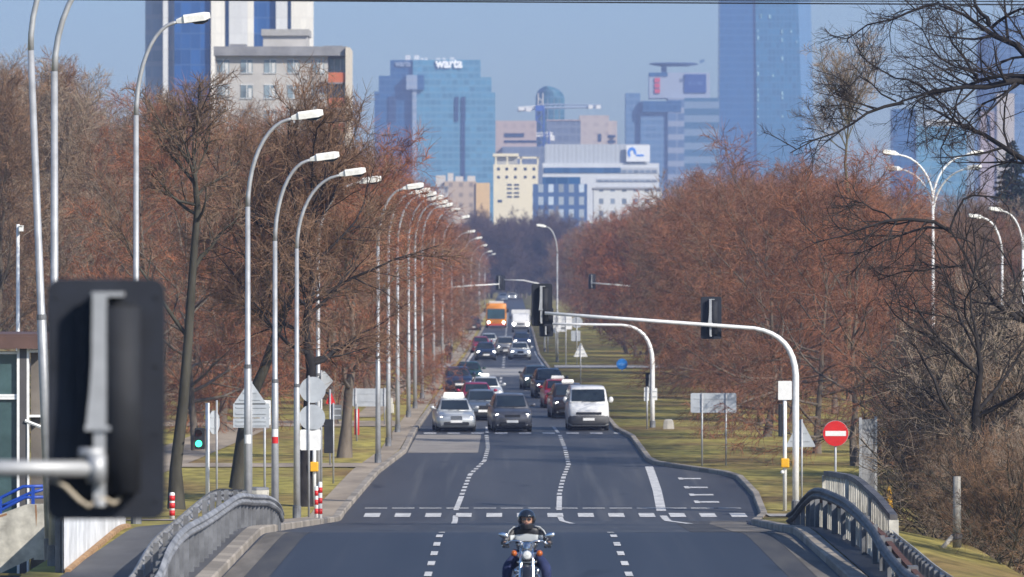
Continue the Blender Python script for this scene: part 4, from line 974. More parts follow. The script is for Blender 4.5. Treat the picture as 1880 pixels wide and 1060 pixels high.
mb = MB(); mb.box(K(-10, 0).x, K(26, 0).x, .9, 1.0, K(0, 720).z, K(0, 655).z); mb.box(K(-60, 0).x, K(30, 0).x, 1.4, 1.5, zb, K(0, 735).z); mb.build('inner_board', kbeige, o)
mb = MB(); mb.box(K(55, 0).x + .002, K(120, 0).x, .2, .3, zb - 1, K(0, 642).z); mb.build('side_panel', kbeige, o)
mb = MB(); mb.box(K(55, 0).x, K(84, 0).x, -.15, .19, K(0, 766).z, K(0, 762).z); mb.box(K(52, 0).x, K(55, 0).x - .004, -.28, -.252, zb - 1, K(0, 770).z); mb.box(K(55, 0).x, K(83, 0).x, -.15, .19, K(0, 642).z - .06, K(0, 642).z - .004); mb.build('trim', white_p, o)
mb = MB(); a, c = K(48, 772), K(84, 786); mb.tube([(a.x, -.27, a.z), (c.x, -.27, c.z)], .035, 6); mb.build('brace', white_p, o)
# ramp wall with blue handrail
s = 99; Y = FPX / s; o = thing('ramp_wall', 'pale concrete ramp wall with rust streaks under the blue handrail', 'wall', (-9.5, Y, -.6)); T = Vector(o.location); K = lambda px, py: W(px, py, s) - T
mb = MB(); P = [K(-140, 990), K(-2, 945), K(50, 926), K(86, 926), K(86, 1028), K(62, 1028), K(62, 1024), K(-2, 1054), K(-140, 1100)]
mb.prism([(p.x, p.z) for p in P], 0, .22); wl = mb.build('wall', concrete_l, o)
mb = MB(); mb.prism([(K(x, y).x, K(x, y).z) for x, y in ((64, 927), (67, 927), (68, 945), (66.5, 968), (65, 945))], -.003, .0); mb.prism([(K(x, y).x, K(x, y).z) for x, y in ((-2, 947), (12, 942), (13, 946), (-2, 951))], -.003, .0); mb.build('rust_streak', mat('rust_stain', (.30, .16, .08), .9), wl)
blue = mat('blue_rail_paint', (.012, .06, .36), .45, 0, .15, 4)
o = thing('handrail', 'bright blue tubular handrail on the ramp wall beside the kiosk', 'handrail', (-9.5, Y, -.6))
mb = MB()
for dy in (0, 1): 
    ys = [(-120, 965), (0, 915), (42, 894), (85, 893)] if dy == 0 else [(-120, 992), (0, 938), (45, 914), (85, 913)]
    mb.tube([K(x, y) + Vector((0, .08, 0)) for x, y in ys], .03, 8)
mb.tube([K(x, y) + Vector((0, .5, 0)) for x, y in ((-120, 985), (0, 931), (50, 908), (85, 898))], .03, 8); mb.build('rail', blue, o, True)
for px, y0, y1 in ((60, 893, 928), (0, 915, 947), (-60, 940, 968)):
    a, c = K(px, y0), K(px, y1); mb = MB(); mb.box(a.x - .03, a.x + .03, .05, .11, c.z - .03, a.z); mb.build('post', blue, o)
# dark opening under the footway and its abutment
o = thing('abutment', 'shadowed concrete abutment below the footway at the lower left', 'abutment', (-9, Y + 3, -1.0))
void_shade = mat('void_shade_concrete', (.016, .016, .017), .95, 0, .4, .8)  # near-black colour stands for the shade inside the opening
mb = MB(); mb.box(-4, 1.15, 2.0, 2.3, -.5, 2.2); mb.box(.9, 1.15, -3.2, 1.99, -.5, 2.25); mb.box(-4, .89, -2.9, 1.99, 2.02, 2.2); mb.build('wall', void_shade, o)
# white ribbed parapet sheet along the footway
o = thing('parapet_screen', 'white corrugated parapet sheet along the left edge of the footway', 'parapet', gp(-7.75, 97)); b0 = Vector(o.location)
mb = MB(); i = 0; vs = []
for d in np.arange(97, 117.01, .11):
    X = -7.68 - .30 * (d - 97) / 20 + (.04 if i % 4 < 2 else 0); z = zr(d) + .11 - b0.z; i += 1
    vs += [(X - b0.x, d - 97, z), (X - b0.x, d - 97, z + 1.12), (X - b0.x - .02, d - 97, z + 1.12), (X - b0.x - .02, d - 97, z)]
n = len(vs) // 4; mb.add(vs, [(4 * k + a, 4 * k + (a + 1) % 4, 4 * k + 4 + (a + 1) % 4, 4 * k + 4 + a) for k in range(n - 1) for a in range(4)])
mb.build('sheet', mat('white_ribbed_sheet', (.62, .64, .66), .5, 0, .2, 1.2), o)
mb = MB(); mb.loft([[(-7.68 - .30 * (d - 97) / 20 - b0.x + v[0], d - 97, zr(d) + .11 - b0.z + v[1]) for v in ((-.05, 1.12), (.07, 1.12), (.07, 1.18), (-.05, 1.18))] for d in (97, 104, 111, 117)]); mb.build('cap', galv, o)
mb = MB(); mb.loft([[(-7.68 - .30 * (d - 97) / 20 - b0.x + v[0], d - 97, zr(d) + .11 - b0.z + v[1]) for v in ((.06, -.05), (.16, -.05), (.14, .06), (.06, .08))] for d in np.arange(97, 117.1, 1)]); mb.build('rusty_base', mat('rust_edge', (.33, .2, .1), .9, 0, .5, 3), o)
for d in (112, 97.2, 104):
    mb = MB(); X = -7.68 - .30 * (d - 97) / 20 - b0.x; z = zr(d) + .11 - b0.z; mb.box(X - .12, X - .03, d - 97 - .05, d - 97 + .05, z - .05, z + 1.118); mb.build('post', galv_d, o)
# ------------------------------------------------------------------ vehicles (front to -y)
def paint(name, c, metal=.25): return mat(name, c, .3, metal, .05, 2.0, coat=.6)
def ring(hw, z0, z1, top=.86, mid=.5, bev=.07):
    zm = z0 + (z1 - z0) * mid
    half = [(hw * .80, z0), (hw * .97, z0 + bev), (hw, zm), (hw * .985, z0 + (z1 - z0) * .78), (hw * (top + (1 - top) * .45), z1 - bev * .5), (hw * top * .88, z1), (hw * top * .4, z1 + .012)]
    return [(x, z) for x, z in half] + [(-x, z) for x, z in reversed(half)]
CARS = {
 # length, halfwidth, [(y, z0, ztop, hw factor, top factor)], greenhouse [(y, z base, z top, hw base, hw top)]
 'sedan': dict(L=4.7, hw=.90, body=[(0, .34, .62, .80, .80), (.10, .22, .72, .93, .84), (.45, .18, .80, .985, .84), (1.15, .17, .90, 1, .84), (1.45, .17, .95, 1, .88), (3.5, .17, .98, 1, .88), (4.4, .2, 1.0, .97, .84), (4.65, .3, .95, .9, .84)],
               cab=[(1.25, .93, .935, .78, .70), (2.05, .95, 1.40, .79, .60), (2.35, .95, 1.45, .79, .60), (3.05, .95, 1.44, .79, .59), (3.95, .97, 1.0, .76, .66)], ws=(0, 1)),
 'hatch': dict(L=4.0, hw=.86, body=[(0, .34, .66, .80, .80), (.10, .22, .78, .93, .84), (.4, .18, .87, .985, .84), (.95, .17, .97, 1, .84), (1.2, .17, 1.0, 1, .88), (3.4, .17, 1.02, 1, .88), (3.9, .24, 1.0, .95, .84), (4.0, .34, .95, .9, .84)],
               cab=[(1.0, .98, .985, .76, .68), (1.75, 1.0, 1.44, .77, .59), (2.1, 1.0, 1.50, .77, .58), (3.2, 1.0, 1.46, .77, .57), (3.85, 1.0, 1.05, .74, .62)], ws=(0, 1)),
 'mpv': dict(L=4.5, hw=.91, body=[(0, .36, .70, .78, .80), (.10, .22, .84, .92, .82), (.4, .18, .94, .98, .82), (.9, .17, 1.06, 1, .84), (1.1, .17, 1.09, 1, .88), (4.0, .17, 1.10, 1, .88), (4.4, .24, 1.08, .95, .86), (4.5, .34, 1.0, .9, .84)],
             cab=[(.85, 1.06, 1.07, .80, .72), (1.8, 1.08, 1.62, .81, .64), (2.2, 1.08, 1.68, .81, .63), (3.9, 1.08, 1.64, .81, .62), (4.4, 1.08, 1.15, .78, .68)], ws=(0, 1)),
 'van': dict(L=4.9, hw=.93, body=[(0, .38, .92, .82, .86), (.08, .24, 1.05, .95, .88), (.3, .2, 1.16, .99, .88), (.55, .19, 1.26, 1, .90), (.7, .19, 1.3, 1, .94), (4.7, .19, 1.3, 1, .95), (4.9, .3, 1.25, .97, .95)],
             cab=[(.5, 1.26, 1.27, .86, .82), (1.05, 1.28, 1.88, .90, .78), (1.35, 1.28, 1.97, .90, .77), (4.6, 1.28, 1.97, .90, .79), (4.85, 1.28, 1.4, .90, .84)], ws=(0, 1)),
}
def headlamp(o, x, y, z, w, h, sl, m, sk=.0):
    mb = MB()
    pts = [(x + sg * a * w, z + b * h + sl * a) for sg in (1,) for a, b in ((-.5, -.35), (-.2, -.5), (.3, -.45), (.5, -.1), (.48, .4), (.1, .45), (-.4, .1))]
    mb.prism(pts, y - .02, y + .12); return mb
def car(kind, label, px, by, s, pm, X=None, cat='car', lights=True, taxi=None, plate_=True, grille_m=None, name='parked_car', board=False, yaw=0.0):
    c = CARS[kind]; b = W(px, by, s); X = b.x if X is None else X; d = FPX / s; yaw = math.radians(1.2 if kind == 'van' else 3.5 if s > 26 else 2.5 if s > 17 else 0)
    o = thing(name, label, cat, (X, d, zr(d)), yaw); hw = c['hw']
    mb = MB(); mb.loft([[(x, y, z) for x, z in ring(hw * f, z0, z1, tp)] for y, z0, z1, f, tp in c['body']])
    body = mb.build('body', pm, o, True)
    cb = c['cab']; rings = []
    for y, z0, z1, w0, w1 in cb:
        zt = max(z1, z0 + .01); k = (zt - z0)
        rings.append([(w0, y, z0 - .06), (w0 * .99, y, z0 + k * .2), (w1 * 1.04, y, z0 + k * .8), (w1 * .93, y, zt), (w1 * .4, y, zt + .02 * min(1, k * 4)), (-w1 * .4, y, zt + .02 * min(1, k * 4)), (-w1 * .93, y, zt), (-w1 * 1.04, y, z0 + k * .8), (-w0 * .99, y, z0 + k * .2), (-w0, y, z0 - .06)])
    mb = MB(); mb.loft(rings); mb.build('cabin', pm, o, True)
    # windscreen: set just proud of the sloping front of the cabin
    (ya, za0, za1, wa0, wa1), (yb, zb0, zb1, wb0, wb1) = cb[0], cb[1]
    nv = Vector((0, -(zb1 - za1), (yb - ya))).normalized() * .015
    def wsp(u, v):
        hwu = (wa1 * .97 + (wb1 * .97 - wa1 * .97) * v) * .985; return Vector((hwu * u, ya + (yb - ya) * v, za1 + (zb1 - za1) * v)) + nv * (1 + .5 * (1 - u * u))
    mb = MB(); us = [-1, -.6, -.2, .2, .6, 1]; vs = [.06, .35, .65, .92]
    P = [wsp(u * (.97), v) for v in vs for u in us]; nu = len(us)
    mb.add(P, [(i * nu + j, i * nu + j + 1, (i + 1) * nu + j + 1, (i + 1) * nu + j) for i in range(len(vs) - 1) for j in range(nu - 1)])
    mb.build('windscreen', glass_dk, o, True)
    for sg in (-1, 1):                      # side glass
        mb = MB(); mid = cb[1:-1]
        low_ = [(sg * (w0 * .99 + .012), y, z0 + (z1 - z0) * .12) for y, z0, z1, w0, w1 in mid]; hi_ = [(sg * (w1 * 1.03 + .014), y, z0 + (z1 - z0) * .82) for y, z0, z1, w0, w1 in mid]
        low_ = [(low_[0][0], low_[0][1] - .45, low_[0][2])] + low_; hi_ = [(hi_[0][0], hi_[0][1] - .05, hi_[0][2])] + hi_
        n = len(low_); mb.add(low_ + hi_, [(i, i + 1, n + i + 1, n + i) for i in range(n - 1)]); mb.build('side_window', glass_dk, o)
        mb = MB(); my = cb[0][0] + .42; mz = cb[0][1] + .12   # door mirror
        mb.ball((sg * (hw + .10), my, mz), (.11, .07, .085) if kind != 'van' else (.11, .08, .14), 10, 6); mb.tube([(sg * (hw - .06), my + .02, mz - .05), (sg * (hw + .06), my, mz - .03)], .025, 6); mb.build('door_mirror', pm, o, True)
    B = c['body']; zf = B[1][2]; y0 = .06
    gm = grille_m or black_pl
    hz = zf - (.10 if kind != 'van' else .22)
    for sg in (-1, 1):
        mb = MB(); w, h = (.36, .17) if kind != 'van' else (.30, .22)
        cx = sg * (hw * .74)
        pts = [(cx + sg * a * w, hz + b * h) for a, b in ((-.5, -.45), (.2, -.5), (.46, -.15), (.42, .42), (0, .36), (-.5, .02))]
        ys = [y0 + .0 + .16 * max(0, (abs(x) - hw * .55)) / (hw * .45) for x, z in pts]
        a_ = [Vector((x, y - .035, z)) for (x, z), y in zip(pts, ys)]; b_ = [Vector((x, y + .22, z)) for (x, z), y in zip(pts, ys)]
        mb.loft([a_, b_]); hl = mb.build('headlight', head_off, o)
        if lights:
            mb = MB(); yy = y0 - .045 + (.05 if kind != 'van' else .02); mb.tube([(cx - sg * .01, yy, hz - .01), (cx - sg * .01, yy + .03, hz - .01)], .078 if s > 30 else .125, 12); mb.build('lit_bulb', head_on, hl)  # distant bulbs made larger to stand for headlamp glare
        mb = MB(); mb.tube([(sg * hw * .70, y0 - .02, .34), (sg * hw * .70, y0 + .1, .34)], .055, 10); mb.build('fog_lamp', head_off, o)
    mb = MB()
    if kind == 'sedan':
        mb.prism(rrect(.52, .24, .06, 0, hz - .02), y0 - .065, y0 + .15)
    elif kind == 'van': mb.prism(rrect(1.15, .12, .03, 0, hz - .05), -.012, .15)
    else: mb.prism(rrect(.70, .12, .04, 0, hz - .03), y0 - .065, y0 + .15)
    g = mb.build('grille', gm, o)
    mb = MB(); mb.prism([(x, z) for x, z in rrect(hw * 1.25, .15, .05, 0, .37 if kind != 'van' else .48)], -.012, .2); mb.build('lower_intake', black_pl, o)
    if kind == 'van':
        mb = MB(); mb.loft([[(x, y, z) for x, z in ring(hw * f, z0, z1, .9)] for y, z0, z1, f in ((-.05, .36, .66, .84), (.06, .26, .72, .97), (.35, .22, .70, 1.012))]); mb.build('bumper', mat('grey_bumper_' + str(int(px)), (.09, .09, .09), .7), o, True)
    if plate_:
        mb = MB(); zp = .47 if kind != 'van' else .52; yp = -.03 if kind != 'van' else -.075; mb.box(-.26, .26, yp, yp + .015, zp - .057, zp + .057); mb.build('number_plate', white_p, o)
    xs = (hw - .10,); L = c['L']
    for sg in (-1, 1):
        for y in (.78, L - .85):
            r = .315; mb = MB(); mb.tube([(sg * (hw - .21), y, r), (sg * (hw - .19), y, r), (sg * (hw - .03), y, r), (sg * (hw - .01), y, r)], [r - .03, r, r, r - .03], 20); w = mb.build('wheel', rubber, o, True)
            mb = MB(); mb.tube([(sg * (hw - .03), y, r), (sg * (hw - .002), y, r)], [.2, .19], 14); mb.build('rim', galv, w)
    mb = MB(); mb.box(-hw * .8, hw * .8, .6, L - .3, .10, .2); mb.build('underside', black_pl, o)
    mb = MB(); mb.tube([(-.3, cb[0][0] - .03, cb[0][2] + .03), (.35, cb[0][0] + .02, cb[0][2] + .06)], .012, 6); mb.tube([(.1, cb[0][0] - .03, cb[0][2] + .03), (.6, cb[0][0] + .02, cb[0][2] + .05)], .012, 6); mb.build('wiper', black_pl, o)
    if taxi:
        ry = cb[2][0] + .1; rz = cb[2][2]
        mb = MB(); w = taxi; mb.loft([[(x * w, ry + y, rz + .03 + z) for x, y in ((-.5, -.07), (.5, -.07), (.5, .07), (-.5, .07))] for z in (0, .02)] + [[(x * w * .9, ry + y, rz + .03 + (.15 if taxi < .9 else .24)) for x, y in ((-.5, -.05), (.5, -.05), (.5, .05), (-.5, .05))]])
        mb.build('taxi_sign', mat('taxi_sign_white_' + str(int(px)), (.85, .85, .80), .35, emit=.25, var=.03), o, bevel=.02)
    return o
silver = paint('silver_paint', (.60, .62, .62), .4); graph = paint('graphite_paint', (.11, .11, .12)); steel = paint('steel_blue_paint', (.16, .19, .23), .4)
dgreen = paint('dark_green_paint', (.012, .05, .042)); magenta = paint('crimson_paint', (.33, .02, .06)); redp = paint('bright_red_paint', (.45, .012, .015)); brownp = paint('dark_brown_paint', (.045, .03, .025))
whitev = paint('white_van_paint', (.74, .74, .73), .0); ggreen = paint('grey_green_paint', (.09, .12, .11)); dblue = paint('navy_paint', (.018, .03, .07)); pale = paint('champagne_paint', (.42, .40, .36), .4); kdark = paint('black_car_paint', (.015, .016, .02))
car('sedan', 'silver taxi saloon with a big white roof sign waiting at the stop line', 838, 793, 41.2, silver, taxi=.95, grille_m=chrome)
car('mpv', 'dark grey people carrier waiting at the stop line in the middle lane', 941, 793, 41.2, graph, lights=True)
car('van', 'white van waiting at the stop line in the right lane', 1081, 790, 40.9, whitev, cat='van', name='white_van', lights=False)
car('sedan', 'steel blue saloon waiting right behind the silver taxi', 888, 775, 38.2, steel, X=-1.36)
car('sedan', 'silver taxi with a small roof sign two cars behind the front taxi', 890, 755, 33.8, silver, X=-1.32, taxi=.45)
car('hatch', 'crimson hatchback squeezed between the steel blue saloon and the taxi behind it', 866, 750, 36.0, magenta, X=-1.72, lights=False)
car('hatch', 'dark green hatchback rolling up last in the left lane', 862, 708, 28.9, dgreen, X=-2.65)
car('hatch', 'very dark blue car just ahead of the dark green hatchback', 850, 718, 30.6, dblue, X=-3.15, lights=False)
car('mpv', 'dark brown taxi with a roof sign close behind the white van', 1046, 780, 37.6, brownp, X=2.88, taxi=.6)
car('hatch', 'bright red car waiting third behind the white van', 1024, 770, 34.9, redp, X=2.55, taxi=.7)
car('mpv', 'near-black taxi waiting behind the bright red car', 1006, 760, 32.3, kdark, X=2.2)
car('sedan', 'grey-green saloon last in the queue behind the white van', 988, 752, 30.0, ggreen, X=1.6)
car('hatch', 'navy car with headlights on leading the far left-lane group', 893, 657, 22.2, dblue, X=-2.12, name='moving_car')
car('hatch', 'crimson car tucked behind the navy car far up the left lane', 884, 645, 20.4, magenta, X=-2.75, name='moving_car', lights=False)
car('sedan', 'white car behind the navy car far up the left lane', 899, 638, 19.5, silver, X=-2.1, name='moving_car')
car('mpv', 'champagne estate far up the road straddling the centre line', 929, 650, 21.0, pale, X=-.52, name='moving_car')
car('sedan', 'silver saloon leading the far right lane', 956, 660, 22.0, silver, X=.72, name='moving_car')
car('hatch', 'dark blue car behind the silver saloon in the far right lane', 959, 634, 19.4, dblue, X=.97, name='moving_car')
car('mpv', 'dark van parked under the left trees level with the yellow bus', 868, 607, 15.8, kdark, X=-4.5, cat='van', name='parked_van', lights=False)
car('mpv', 'tiny hazy blue car far beyond the bus', 924, 556, 9.2, steel, X=-1.75, name='moving_car', lights=False)
car('sedan', 'tiny hazy silver car farthest up the road', 941, 554, 8.8, silver, X=.1, name='moving_car')
for o in list(COL.objects):
    if o.get('label', '').startswith('dark van parked'): o.location.z = zg(o.location.x, o.location.y) - .02

# white reflection board on the taxi bonnet is bare sun glint: not modelled.  The bus:
s = 15.0; b = W(911, 602, s); d = FPX / s; o = thing('city_bus', 'yellow-orange city bus coming down the far left lane', 'bus', (b.x, d, zr(d)))
bus = paint('bus_orange', (.72, .26, .02), 0)
mb = MB(); mb.loft([[(x, y, z) for x, z in ring(1.27 * f, z0, z1, .93, .5, .1)] for y, z0, z1, f in ((0, .4, 2.85, .95), (.08, .3, 2.98, .985), (.3, .28, 3.0, 1), (11.8, .28, 3.0, 1), (12, .35, 2.9, .97))]); mb.build('body', bus, o, True)
mb = MB(); mb.prism(rrect(2.2, 1.25, .1, 0, 1.72), -.02, .05); mb.build('windscreen', mat('bus_glass', (.03, .07, .09), .08, 0, .3, 1, spec=.8), o)
mb = MB(); mb.prism(rrect(1.9, .3, .05, 0, 2.66), .02, .12); mb.build('destination_display', black_pl, o)
mb = MB(); mb.box(-.9, .9, .8, 3.2, 3.0, 3.28); mb.build('roof_unit', mat('bus_roof_pod', (.55, .55, .52), .6), o, bevel=.05)
mb = MB(); mb.prism(rrect(2.3, .22, .05, 0, .42), -.03, .1); mb.build('bumper', mat('bus_red_bumper', (.5, .05, .02), .5), o)
for sg in (-1, 1):
    mb = MB(); mb.tube([(sg * .92, -.04, .68), (sg * .92, .05, .68)], .15, 14); h = mb.build('headlight', head_on, o)
    mb = MB(); mb.box(sg * 1.42 - .12, sg * 1.42 + .12, -.1, .0, 1.9, 2.35); mb.tube([(sg * 1.2, .05, 2.5), (sg * 1.42, -.05, 2.35)], .03, 6); mb.build('mirror', black_pl, o)
    for y in (2.4, 9.0):
        mb = MB(); mb.tube([(sg * 1.0, y, .48), (sg * 1.26, y, .48)], .48, 18); mb.build('wheel', rubber, o, True)
    mb = MB(); mb.box(sg * 1.275 - .008, sg * 1.275 + .008, .6, 11.4, 1.25, 2.3); mb.build('side_window', glass_dk, o)
# white truck
s = 16.0; b = W(956, 603, s); d = FPX / s; o = thing('box_truck', 'white box truck with headlights on beside the yellow bus', 'truck', (b.x, d, zr(d)))
mb = MB(); mb.loft([[(x, y, z) for x, z in ring(1.02 * f, z0, z1, .9, .5, .1)] for y, z0, z1, f in ((0, .45, 1.3, .92), (.08, .35, 1.45, .98), (.5, .32, 1.6, 1), (.9, .32, 2.1, 1), (1.3, .32, 2.2, 1), (2.0, .32, 2.2, 1))]); mb.build('cab', whitev, o, True)
mb = MB(); mb.box(-1.08, 1.08, 2.0, 6.2, .7, 2.62); mb.build('cargo_box', whitev, o, bevel=.05)
mb = MB(); mb.add([(-.86, .44, 1.5), (.86, .44, 1.5), (.80, .87, 2.05), (-.80, .87, 2.05)], [(0, 1, 2, 3)]); mb.build('windscreen', glass_dk, o)
mb = MB(); mb.prism(rrect(1.9, .3, .06, 0, .55), -.03, .2); mb.build('bumper', black_pl, o); mb = MB(); mb.prism(rrect(.9, .18, .04, 0, 1.0), -.02, .1); mb.build('grille', black_pl, o)
for sg in (-1, 1):
    mb = MB(); mb.tube([(sg * .8, -.03, .98), (sg * .8, .08, .98)], .17, 14); mb.build('headlight', head_on, o)
    mb = MB(); mb.box(sg * 1.16 - .09, sg * 1.16 + .09, .55, .65, 1.5, 1.85); mb.build('mirror', black_pl, o)
    for y in (1.0, 5.0):
        mb = MB(); mb.tube([(sg * .75, y, .38), (sg * 1.0, y, .38)], .38, 16); mb.build('wheel', rubber, o, True)
# ------------------------------------------------------------------ figures grown from a skeleton
def grow(name, joints, bones, m, parent, sub=2):
    """joints: {key: (x, y, z, radius)}, first key is the root"""
    ks = list(joints); me = bpy.data.meshes.new(name)
    me.from_pydata([joints[k][:3] for k in ks], [(ks.index(a), ks.index(b)) for a, b in bones], [])
    o = link(name, me, m, parent); o.modifiers.new('skin', 'SKIN')
    sk = me.skin_vertices[0] if me.skin_vertices else None
    if sk is None:
        import bmesh
        bm = bmesh.new(); bm.from_mesh(me); bm.verts.layers.skin.verify(); bm.to_mesh(me); bm.free(); sk = me.skin_vertices[0]
    for i, k in enumerate(ks):
        r = joints[k][3]; sk.data[i].radius = r if hasattr(r, '__len__') else (r, r); sk.data[i].use_root = (i == 0)
    o.modifiers['skin'].use_smooth_shade = True
    ss = o.modifiers.new('subdiv', 'SUBSURF'); ss.levels = sub; ss.render_levels = sub
    return o
skin_m = mat('skin', (.50, .27, .18), .55, 0, .1, 8)
leather = mat('black_leather', (.022, .022, .026), .5, 0, .3, 10)
jacket_l = mat('pale_grey_leather', (.50, .52, .53), .55, 0, .12, 8)
jeans_m = mat('blue_denim', (.016, .026, .085), .85, 0, .3, 14)
boot_m = mat('boot_leather', (.03, .025, .022), .6, 0, .3, 10)
helm_m = mat('helmet_black', (.012, .016, .024), .12, 0, .15, 6, coat=.8)
s = 118.0; X0, D0 = (967 - 940) / s, FPX / s; Z0 = zr(D0)
# --- the motorcycle
o = thing('motorcycle', 'chromed cruiser motorcycle ridden towards the viewer in the middle lane', 'motorcycle', (X0, D0, Z0)); moto = o; o.scale = (1.07,) * 3
def wheel(y, r, w, nm):
    mb = MB(); n = 28; rings = []
    for i in range(n + 1):
        a = 2 * math.pi * i / n
        rings.append([(w * cx, y + (r - .055 + .055 * cz) * math.cos(a), r + (r - .055 + .055 * cz) * math.sin(a)) for cx, cz in ((1, -.8), (1.05, .1), (.6, .9), (0, 1.05), (-.6, .9), (-1.05, .1), (-1, -.8))])
    mb.loft(rings, cap=False); t = mb.build(nm, rubber, o, True)
    mb = MB(); rings = []
    for i in range(n + 1):
        a = 2 * math.pi * i / n; rings.append([(w * .8 * cx, y + rr * math.cos(a), r + rr * math.sin(a)) for cx, rr in ((1, r - .09), (1, r - .125), (-1, r - .125), (-1, r - .09))])
    mb.loft(rings, cap=False); mb.tube([(-w * 1.2, y, r), (w * 1.2, y, r)], .045, 12)
    for i in range(12):
        a = 2 * math.pi * i / 12; mb.tube([(0, y, r), (0, y + (r - .1) * math.cos(a), r + (r - .1) * math.sin(a))], .006, 5)
    mb.build('rim', chrome, t); return t
wheel(-.62, .32, .052, 'front_wheel'); wheel(.92, .32, .07, 'rear_wheel')
mb = MB(); rings = []
for a in np.linspace(math.radians(25), math.radians(190), 12): rings.append([(x * .075, -.62 + (r_) * math.cos(a), .32 + r_ * math.sin(a)) for x, r_ in ((-1, .33), (-.8, .355), (0, .368), (.8, .355), (1, .33))])
mb.loft(rings, cap=False); mb.build('front_fender', mat('black_gloss', (.015, .015, .018), .15, coat=.8), o, True)
for sg in (-1, 1):
    mb = MB(); mb.tube([(sg * .088, -.62, .32), (sg * .088, -.56, .50), (sg * .085, -.47, .74), (sg * .08, -.40, .93)], [.028, .03, .023, .021], 12); mb.build('fork', chrome, o, True)
    mb = MB(); mb.tube([(sg * .03, -.36, .97), (sg * .12, -.38, 1.01), (sg * .22, -.34, 1.01), (sg * .34, -.16, .93)], .014, 10); mb.tube([(sg * .25, -.30, .985), (sg * .345, -.15, .928)], .02, 10); mb.build('handlebar', chrome, o, True)
    mb = MB(); mb.ball((sg * .185, -.46, .835), (.045, .05, .045), 14, 8); t = mb.build('turn_signal', amber, o, True)
    mb = MB(); mb.tube([(sg * .07, -.44, .835), (sg * .16, -.44, .835)], .013, 8); mb.tube([(sg * .185, -.44, .835), (sg * .185, -.395, .835)], .045, 12); mb.build('stalk', chrome, t)
    mb = MB(); mb.tube([(sg * .27, -.26, .975), (sg * .30, -.30, 1.03), (sg * .315, -.31, 1.07)], .008, 6); t = mb.build('mirror_stem', chrome, o)
    M = Matrix.Rotation(sg * -.25, 3, 'Y'); mb = MB(); mb.ball((sg * .335, -.31, 1.09), (.075, .022, .042), 16, 8, M); mb.build('mirror', chrome, o, True)
    mb = MB(); mb.tube([(sg * .12, -.2, .30), (sg * .2, -.24, .34), (sg * .22, -.23, .42), (sg * .17, -.2, .5), (sg * .08, -.18, .55)], .016, 10); mb.build('crash_bar', chrome, o, True)
    mb = MB(); mb.tube([(sg * .15, -.02, .27), (sg * .32, -.02, .27)], .018, 8); mb.build('footpeg', chrome, o)
    mb = MB(); mb.tube([(sg * .10, -.08, .52), (sg * .15, -.14, .56), (sg * .15, -.14, .60)], .045, 12); mb.build('horn', chrome, o, True)
mb = MB(); mb.tube([(0, -.56, .81), (0, -.53, .81), (0, -.47, .81), (0, -.40, .81), (0, -.37, .81)], [.072, .081, .077, .055, .02], 24); hl = mb.build('headlight', chrome, o, True)
mb = MB(); rings = [[(.068 * k * math.cos(2 * math.pi * i / 24), y, .81 + .068 * k * math.sin(2 * math.pi * i / 24)) for i in range(24)] for k, y in ((1, -.562), (.7, -.575), (.3, -.582))]; mb.loft(rings); mb.build('lens', mat('headlight_lens', (.62, .63, .62), .15, .0, .25, 30), hl, True)
mb = MB(); mb.box(-.14, .14, -.43, -.37, .69, .72); mb.box(-.13, .13, -.40, -.33, .94, .975); mb.build('fork_clamp', chrome, o, bevel=.008)
mb = MB(); mb.tube([(0, -.44, .93), (0, -.40, .955)], [.05, .055], 16); mb.build('speedometer', chrome, o)
mb = MB(); mb.loft([[(w * math.cos(a), y, z + h * math.sin(a)) for a in np.linspace(0, 2 * math.pi, 14, endpoint=False)] for y, z, w, h in ((-.33, .74, .05, .05), (-.22, .77, .12, .09), (-.02, .77, .145, .1), (.2, .72, .08, .06))]); mb.build('fuel_tank', mat('tank_black', (.014, .014, .018), .12, coat=.9), o, True)
mb = MB(); mb.box(-.12, .12, -.12, .42, .22, .50)
for k in range(7): mb.box(-.15, .15, -.13, .05, .36 + k * .035, .375 + k * .035); mb.box(-.15, .15, .2, .38, .36 + k * .035, .375 + k * .035)
mb.build('engine', mat('engine_metal', (.22, .22, .22), .4, .7, .3, 8), o)
mb = MB(); mb.loft([[(w * math.cos(a), y, z + h * math.sin(a)) for a in np.linspace(0, 2 * math.pi, 12, endpoint=False)] for y, z, w, h in ((.12, .66, .08, .04), (.3, .66, .15, .055), (.55, .68, .14, .05), (.85, .75, .1, .05), (1.0, .78, .05, .03))]); mb.build('seat', leather, o, True)
mb = MB(); mb.tube([(.14, .1, .3), (.18, .3, .24), (.19, .8, .24), (.19, 1.25, .26)], [.035, .04, .05, .05], 12); mb.build('exhaust', chrome, o, True)
mb = MB(); mb.tube([(0, -.36, .97), (0, -.2, .65), (0, -.05, .25), (0, .5, .22), (0, .6, .55), (0, -.2, .68)], .025, 8); mb.build('frame', leather, o)
